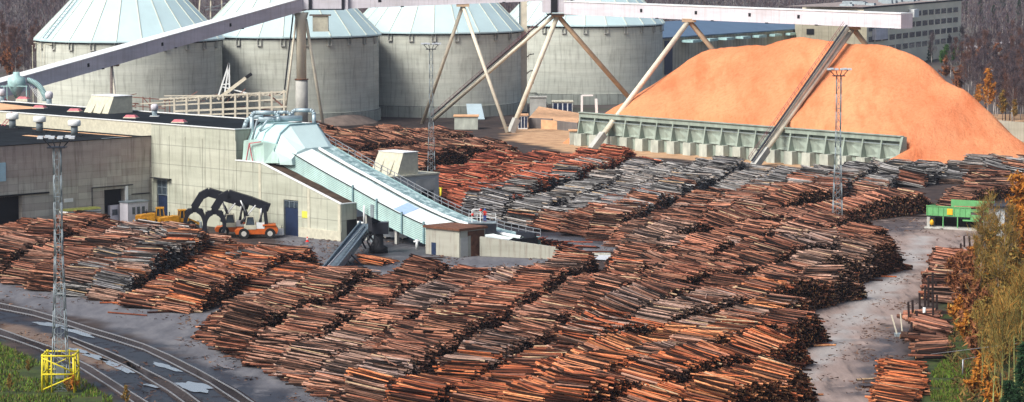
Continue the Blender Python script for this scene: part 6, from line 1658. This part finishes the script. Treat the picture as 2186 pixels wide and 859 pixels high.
for k in range(2): tree_proto(('thin', k), 12, 'birch', M['leaf_olive'], M['trunk_birch'], 90+k)
for k in range(2): tree_proto(('conifer', k), 12, 'conifer', M['needle'], M['trunk_dark'], 80+k)
for k in range(1): tree_proto(('green', k), 6, 'leafy', M['leaf_green'], M['trunk_dark'], 84+k)
tr = random.Random(21)
def plant(key, px_, py_, H=None, label='', cat='tree', group=None, name=None):
    if isinstance(key, str): key = (key, tr.randrange(len([k for k in TREES if k[0] == key])))
    tm_, cm, H0 = TREES[key]; g = G(px_, py_)
    t = thing(name or {'birch': 'birch_tree', 'redbirch': 'bare_tree', 'orange': 'autumn_birch', 'rust': 'rust_shrub', 'oshrub': 'orange_shrub', 'olive': 'olive_tree', 'willow': 'willow_tree', 'conifer': 'conifer_tree', 'green': 'green_tree', 'thin': 'thin_birch'}[key[0]], label, cat, g, tr.uniform(0, 6.28), group)
    s_ = (H or H0)/H0*tr.uniform(.93, 1.07); t.scale = (s_, s_, s_)
    for nm, me in (('trunk', tm_), ('crown', cm)):
        o = bpy.data.objects.new(nm, me); C.objects.link(o); o.parent = t
    return t
# near trees along the right edge
plant('orange', 2172, 600, 15, 'tall birch with orange leaves and pale stem beside the white hut')
plant('orange', 2192, 570, 14, 'orange leaved birch at the right edge, farther than the one by the hut')
plant('orange', 2195, 640, 13, 'orange leaved birch cut by the right picture edge')
plant('thin', 2120, 640, 12, 'bare pale stemmed birch left of the dark evergreen')
plant('thin', 2085, 610, 8, 'small bare birch between the stakes and the orange birch')
plant('conifer', 2165, 735, 9, 'dark evergreen tree below the orange birches at the right edge')
plant('conifer', 2196, 745, 11, 'dark evergreen tree cut by the right edge, next to a smaller one')
for x_, y_, h_ in ((2150,905,14),(2120,885,11),(2180,930,15),(2095,850,9),(2165,860,12),(2135,930,13)): plant('willow', x_, y_, h_, 'slender young tree with yellow green bark at the lower right corner', group='young willows at the lower right')
for x_, y_, h_ in ((2185,990,11),(2150,1010,9),(2210,900,10)): plant('conifer', x_, y_, h_, 'dark evergreen behind the young willows at the lower right corner', group='evergreens at the lower right corner')
for x_, y_, h_ in ((2030,610,4),(2045,600,4),(2100,720,6),(2075,720,6),(2092,780,6),(2110,750,6),(2130,720,7),(2040,640,5),(2058,680,6),(2070,640,6),(2050,610,4.5),(2085,700,6),(2066,590,4),(2095,668,6),(2125,640,5)): plant('rust', x_, y_, h_, 'rust brown shrub growing against the right side of the trackside logs', 'shrub', 'rust brown shrubs by the trackside logs')
for x_, y_, h_ in ((2048,700,4),(2062,730,4),(2085,560,4),(2100,740,4.5),(2105,830,4),(2080,850,3.5),(2150,600,5),(2098,620,4),(2122,880,3.5)): plant('oshrub', x_, y_, h_, 'orange leaved shrub between the trackside logs and the willows', 'shrub', 'orange shrubs by the trackside logs')
for x_, y_, h_ in ((2120,700,9),(2150,760,10),(2165,690,9),(2140,650,9),(2110,790,8),(2180,820,11),(2135,830,9),(2165,600,9),(2088,640,6),(2110,700,8),(2130,770,8),(2085,760,6),(2115,640,9)): plant('olive', x_, y_, h_, 'olive green thin crowned tree in the right hand thicket', group='olive trees in the right thicket')
# middle distance right
plant('orange', 2108, 256, 13, 'orange birch with white stem behind the right foot of the chip heap')
plant('orange', 2088, 240, 8, 'small bright orange tree just left of the white stemmed orange birch')
plant('olive', 2140, 258, 8, 'yellowish olive bush right of the orange birch behind the heap', name='olive_bush')
plant('olive', 2165, 262, 6, 'second yellowish olive bush nearest the right edge behind the heap', name='olive_bush')
plant('conifer', 2092, 50, 14, 'big dark green spruce standing alone at the top right')
for x_, y_, h_ in ((2120,60,11),(2150,75,10),(2060,30,12),(2175,45,12),(60,40,10),(2140,20,13),(5,60,9),(1500,18,10),(1600,10,10)): plant('conifer', x_, y_, h_, 'lone dark conifer rising out of the distant bare wood', group='conifers scattered in the distant wood')
for x_, y_, h_ in ((2100,610,11),(2118,590,12),(2140,660,12),(2090,700,10),(2160,640,13),(2128,760,12)): plant('thin', x_, y_, h_, 'thin bare birch with pale stem in the right hand thicket', group='thin birches in the right thicket')
for x_, y_, h_ in ((1985,133,7),(2075,130,8),(2160,120,8),(2170,118,7)): plant('conifer', x_, y_, h_, 'small dark green conifer standing behind the chip heap at right', group='small conifers behind the heap')
for x_, y_, h_ in ((2020,140,7),(2035,138,6),(2050,136,7),(2010,142,6)): plant('green', x_, y_, h_, 'bright green bushy tree in front of the office block', group='green trees before the office block')
for k in range(170):
    py_ = tr.uniform(105, 262); x0 = np.interp(py_, [100, 160, 205, 262], [1925, 2015, 2060, 2128]); px_ = tr.uniform(x0, 2230)
    if py_ < 150 and px_ < 2050 and tr.random() < .5: continue
    plant('birch' if tr.random() < .75 else 'redbirch', px_, py_, tr.uniform(9, 13), 'bare purple brown tree in the wood behind the chip heap at right', group='bare trees behind the chip heap')
for k in range(70):
    py_ = tr.uniform(8, 190); px_ = tr.uniform(-70, max(20, 92-(py_-60)*.0)); 
    if py_ < 75: px_ = tr.uniform(-70, 165-py_*.95)
    plant('birch' if tr.random() < .6 else 'redbirch', px_, py_, tr.uniform(10, 14), 'bare dark tree in the wood left of the first silo', group='bare trees left of the silos')
for x_, y_, h_ in ((20,165,10),(38,150,9),(12,140,9),(42,95,8),(90,12,10)): plant('rust', x_, y_, h_, 'rust coloured tree among bare trees left of the first silo', group='rust trees left of the silos')
for k in range(26):
    plant(['orange','olive','thin','conifer','rust'][k % 5], tr.uniform(2205, 2480), tr.uniform(470, 800), None, 'tree of the dense thicket just beyond the right picture edge', group='thicket beyond the right edge', name='thicket_tree')
for x_, y_, h_ in ((2090,170,10),(2050,195,8),(2150,190,11),(2180,170,9),(2125,150,9),(2020,165,7)): plant('rust', x_, y_, h_, 'rusty autumn tree in the bare wood behind the chip heap', group='rusty trees behind the chip heap')
# far-off wood (one mass) with trunks and twig haze
rs = np.random.RandomState(3)
VV_, FF_, nv = [], [], 0
cols = []
n = 5200
Yt_ = np.concatenate([rs.uniform(1050, 2600, n)]); Xt_ = rs.uniform(-.235, .235, n)*Yt_
pxx, pyy = proj(Xt_, Yt_, 0*Xt_)
ok = ~((pxx > 1395) & (pxx < 2065) & (Yt_ < 1190))
Xt_, Yt_ = Xt_[ok], Yt_[ok]; n = len(Xt_)
H_ = rs.uniform(11, 17, n)
# trunks: thin crossed slivers
tp = np.stack([Xt_, Yt_, np.zeros(n)], 1); up = np.tile([0, 0, 1.0], (n, 1)); up[:, 0] += rs.normal(0, .03, n)
sel = rs.rand(n) < .45
A = tp[sel]; w_ = rs.uniform(.25, .45, sel.sum())
P0 = A.copy(); P0[:, 0] -= w_/2; P1 = A.copy(); P1[:, 0] += w_/2; P2 = A+up[sel]*H_[sel][:, None]*.95
P3 = A.copy(); P3[:, 1] -= w_/2; P4 = A.copy(); P4[:, 1] += w_/2
Vt = np.concatenate([np.stack([P0, P1, P2], 1).reshape(-1, 3), np.stack([P3, P4, P2], 1).reshape(-1, 3)]); Ft = np.arange(len(Vt)).reshape(-1, 3)
per = 46; c_ = np.repeat(tp, per, 0); Hh = np.repeat(H_, per); m_ = len(c_)
f = rs.uniform(.12, 1, m_); rad = Hh*.20*np.sin(np.pi*np.clip(f, .05, .97))**.6; az = rs.rand(m_)*6.283; rr_ = rad*np.sqrt(rs.rand(m_))
pts = c_+np.stack([rr_*np.cos(az), rr_*np.sin(az), Hh*f], 1)
dirs = np.stack([np.cos(az)*.4, np.sin(az)*.4, np.ones(m_)], 1)+rs.normal(0, .3, (m_, 3)); dirs /= np.linalg.norm(dirs, axis=1)[:, None]
V2, F2 = tris(rs, pts, dirs, rs.uniform(1.2, 2.8, m_), rs.uniform(.18, .42, m_))
V = np.concatenate([V2, Vt]); F = np.concatenate([F2, Ft+len(V2)]); mi = np.concatenate([np.zeros(len(F2), int), np.ones(len(Ft), int)])
me = mesh_np('far_wood', V, F, [M['twig'], M['trunk_birch']], False, mi=mi)
o = bpy.data.objects.new('far_wood', me); C.objects.link(o); tag(o, 'far-off mass of bare purple brown birch wood behind the mill', 'forest', kind='stuff')
# ================================================================== grass and low growth
rs = np.random.RandomState(8)
def scatter(polys, n, hl, hh):
    out = []
    for P in polys:
        Pg = gp(P); xs_ = [p[0] for p in Pg]; ys_ = [p[1] for p in Pg]
        x = rs.uniform(min(xs_), max(xs_), n); y = rs.uniform(min(ys_), max(ys_), n); k = inpoly(x, y, Pg)
        k &= vnoise(x/3, y/3, 44)+.35*vnoise(x/1.0, y/1.0, 45) > .55
        out.append(np.stack([x[k], y[k], np.zeros(k.sum())], 1))
    return np.concatenate(out)
left = [(-250,700),(0,735),(90,775),(160,800),(235,850),(300,960),(-300,1000)]
right1 = [(1985,900),(1990,800),(2020,760),(2070,780),(2080,870),(2060,900)]
right2 = [(2020,760),(2060,640),(2090,600),(2110,540),(2300,500),(2400,1000),(2070,1000)]
p = scatter([left, left, right1], 26000, 0, 0); n = len(p)
dirs = np.stack([rs.normal(0, .4, n), rs.normal(0, .4, n), np.ones(n)], 1); dirs /= np.linalg.norm(dirs, axis=1)[:, None]
V, F = tris(rs, p, dirs, rs.uniform(.2, .6, n), rs.uniform(.1, .22, n))
M['grass'] = leafmat('grass', [(.03,.05,.012), (.09,.17,.02), (.15,.25,.03), (.07,.06,.03), (.16,.12,.04), (.12,.21,.02)])
me = mesh_np('grass', V, F, M['grass']); o = bpy.data.objects.new('grass', me); C.objects.link(o); tag(o, 'patches of bright green grass beside the tracks and the logs', 'grass', kind='stuff')
p = scatter([right2, right2], 26000, 0, 0); n = len(p)
p[:, 2] = rs.uniform(0, 1.2, n)
V, F = tris(rs, p, rs.normal(size=(n, 3))*.6+np.array([0, 0, .5]), rs.uniform(.3, .9, n), rs.uniform(.1, .3, n))
M['scrub'] = leafmat('scrub', [(.05,.05,.02), (.16,.08,.03), (.10,.11,.03), (.26,.12,.04), (.07,.045,.03)])
me = mesh_np('undergrowth', V, F, M['scrub']); o = bpy.data.objects.new('undergrowth', me); C.objects.link(o); tag(o, 'tangled brown and green undergrowth along the right edge', 'undergrowth', kind='stuff')
for x_, y_, h_ in ((155,838,2.2),(148,845,1.6),(20,840,2),(60,800,1.5),(270,870,2.4)): plant('oshrub' if x_ == 155 else 'olive', x_, y_, h_, 'low bush in the grass near the yellow mast cage', 'bush', 'low bushes near the yellow mast cage', name='low_bush')

# bark litter
rs = np.random.RandomState(12)
out = []
for P, n_ in (([(380,640),(760,590),(820,600),(700,900),(380,760)], 5000), ([(1600,930),(1700,640),(1900,560),(1780,480),(2080,440),(2060,560),(1900,930)], 9000), ([(0,600),(430,668),(560,640),(560,700),(0,660)], 1200), ([(560,500),(1320,515),(1300,560),(700,600)], 5000), ([(0,690),(300,760),(600,930),(300,930)], 4000), ([(1840,700),(1960,620),(1960,930),(1820,930)], 5000)):
    Pg = gp(P); x = rs.uniform(min(p[0] for p in Pg), max(p[0] for p in Pg), n_); y = rs.uniform(min(p[1] for p in Pg), max(p[1] for p in Pg), n_)
    k = inpoly(x, y, Pg) & (vnoise(x/5, y/5, 61)+.3*vnoise(x, y, 62) > .62); out.append(np.stack([x[k], y[k], np.full(k.sum(), .07)], 1))
p = np.concatenate(out); n = len(p)
dirs = rs.normal(size=(n, 3)); dirs[:, 2] = np.abs(dirs[:, 2])*.15; dirs /= np.linalg.norm(dirs, axis=1)[:, None]
V, F = tris(rs, p, dirs, rs.uniform(.15, .9, n), rs.uniform(.06, .2, n))
M['litter'] = leafmat('litter', [(.05,.03,.025), (.14,.07,.045), (.03,.02,.018), (.26,.15,.09)])
me = mesh_np('bark_litter', V, F, M['litter']); o = bpy.data.objects.new('bark_litter', me); C.objects.link(o); tag(o, 'scattered bark and wood scraps on the yard ground', 'bark litter', kind='stuff')
# air
mb = MB(); mb.box(-1600, 1600, -300, 3300, -1.2, 58)
m = bpy.data.materials.new('haze'); m.use_nodes = True; nt = m.node_tree
for nd in list(nt.nodes):
    if nd.type != 'OUTPUT_MATERIAL': nt.nodes.remove(nd)
pv = nt.nodes.new('ShaderNodeVolumePrincipled'); pv.inputs['Color'].default_value = (.80,.86,1,1); pv.inputs['Density'].default_value = .00006; pv.inputs['Anisotropy'].default_value = .2
nt.links.new(pv.outputs[0], nt.nodes['Material Output'].inputs['Volume'])
o = mb.build('haze', m); tag(o, 'thin damp haze in the air over the timber yard', 'haze', kind='stuff')
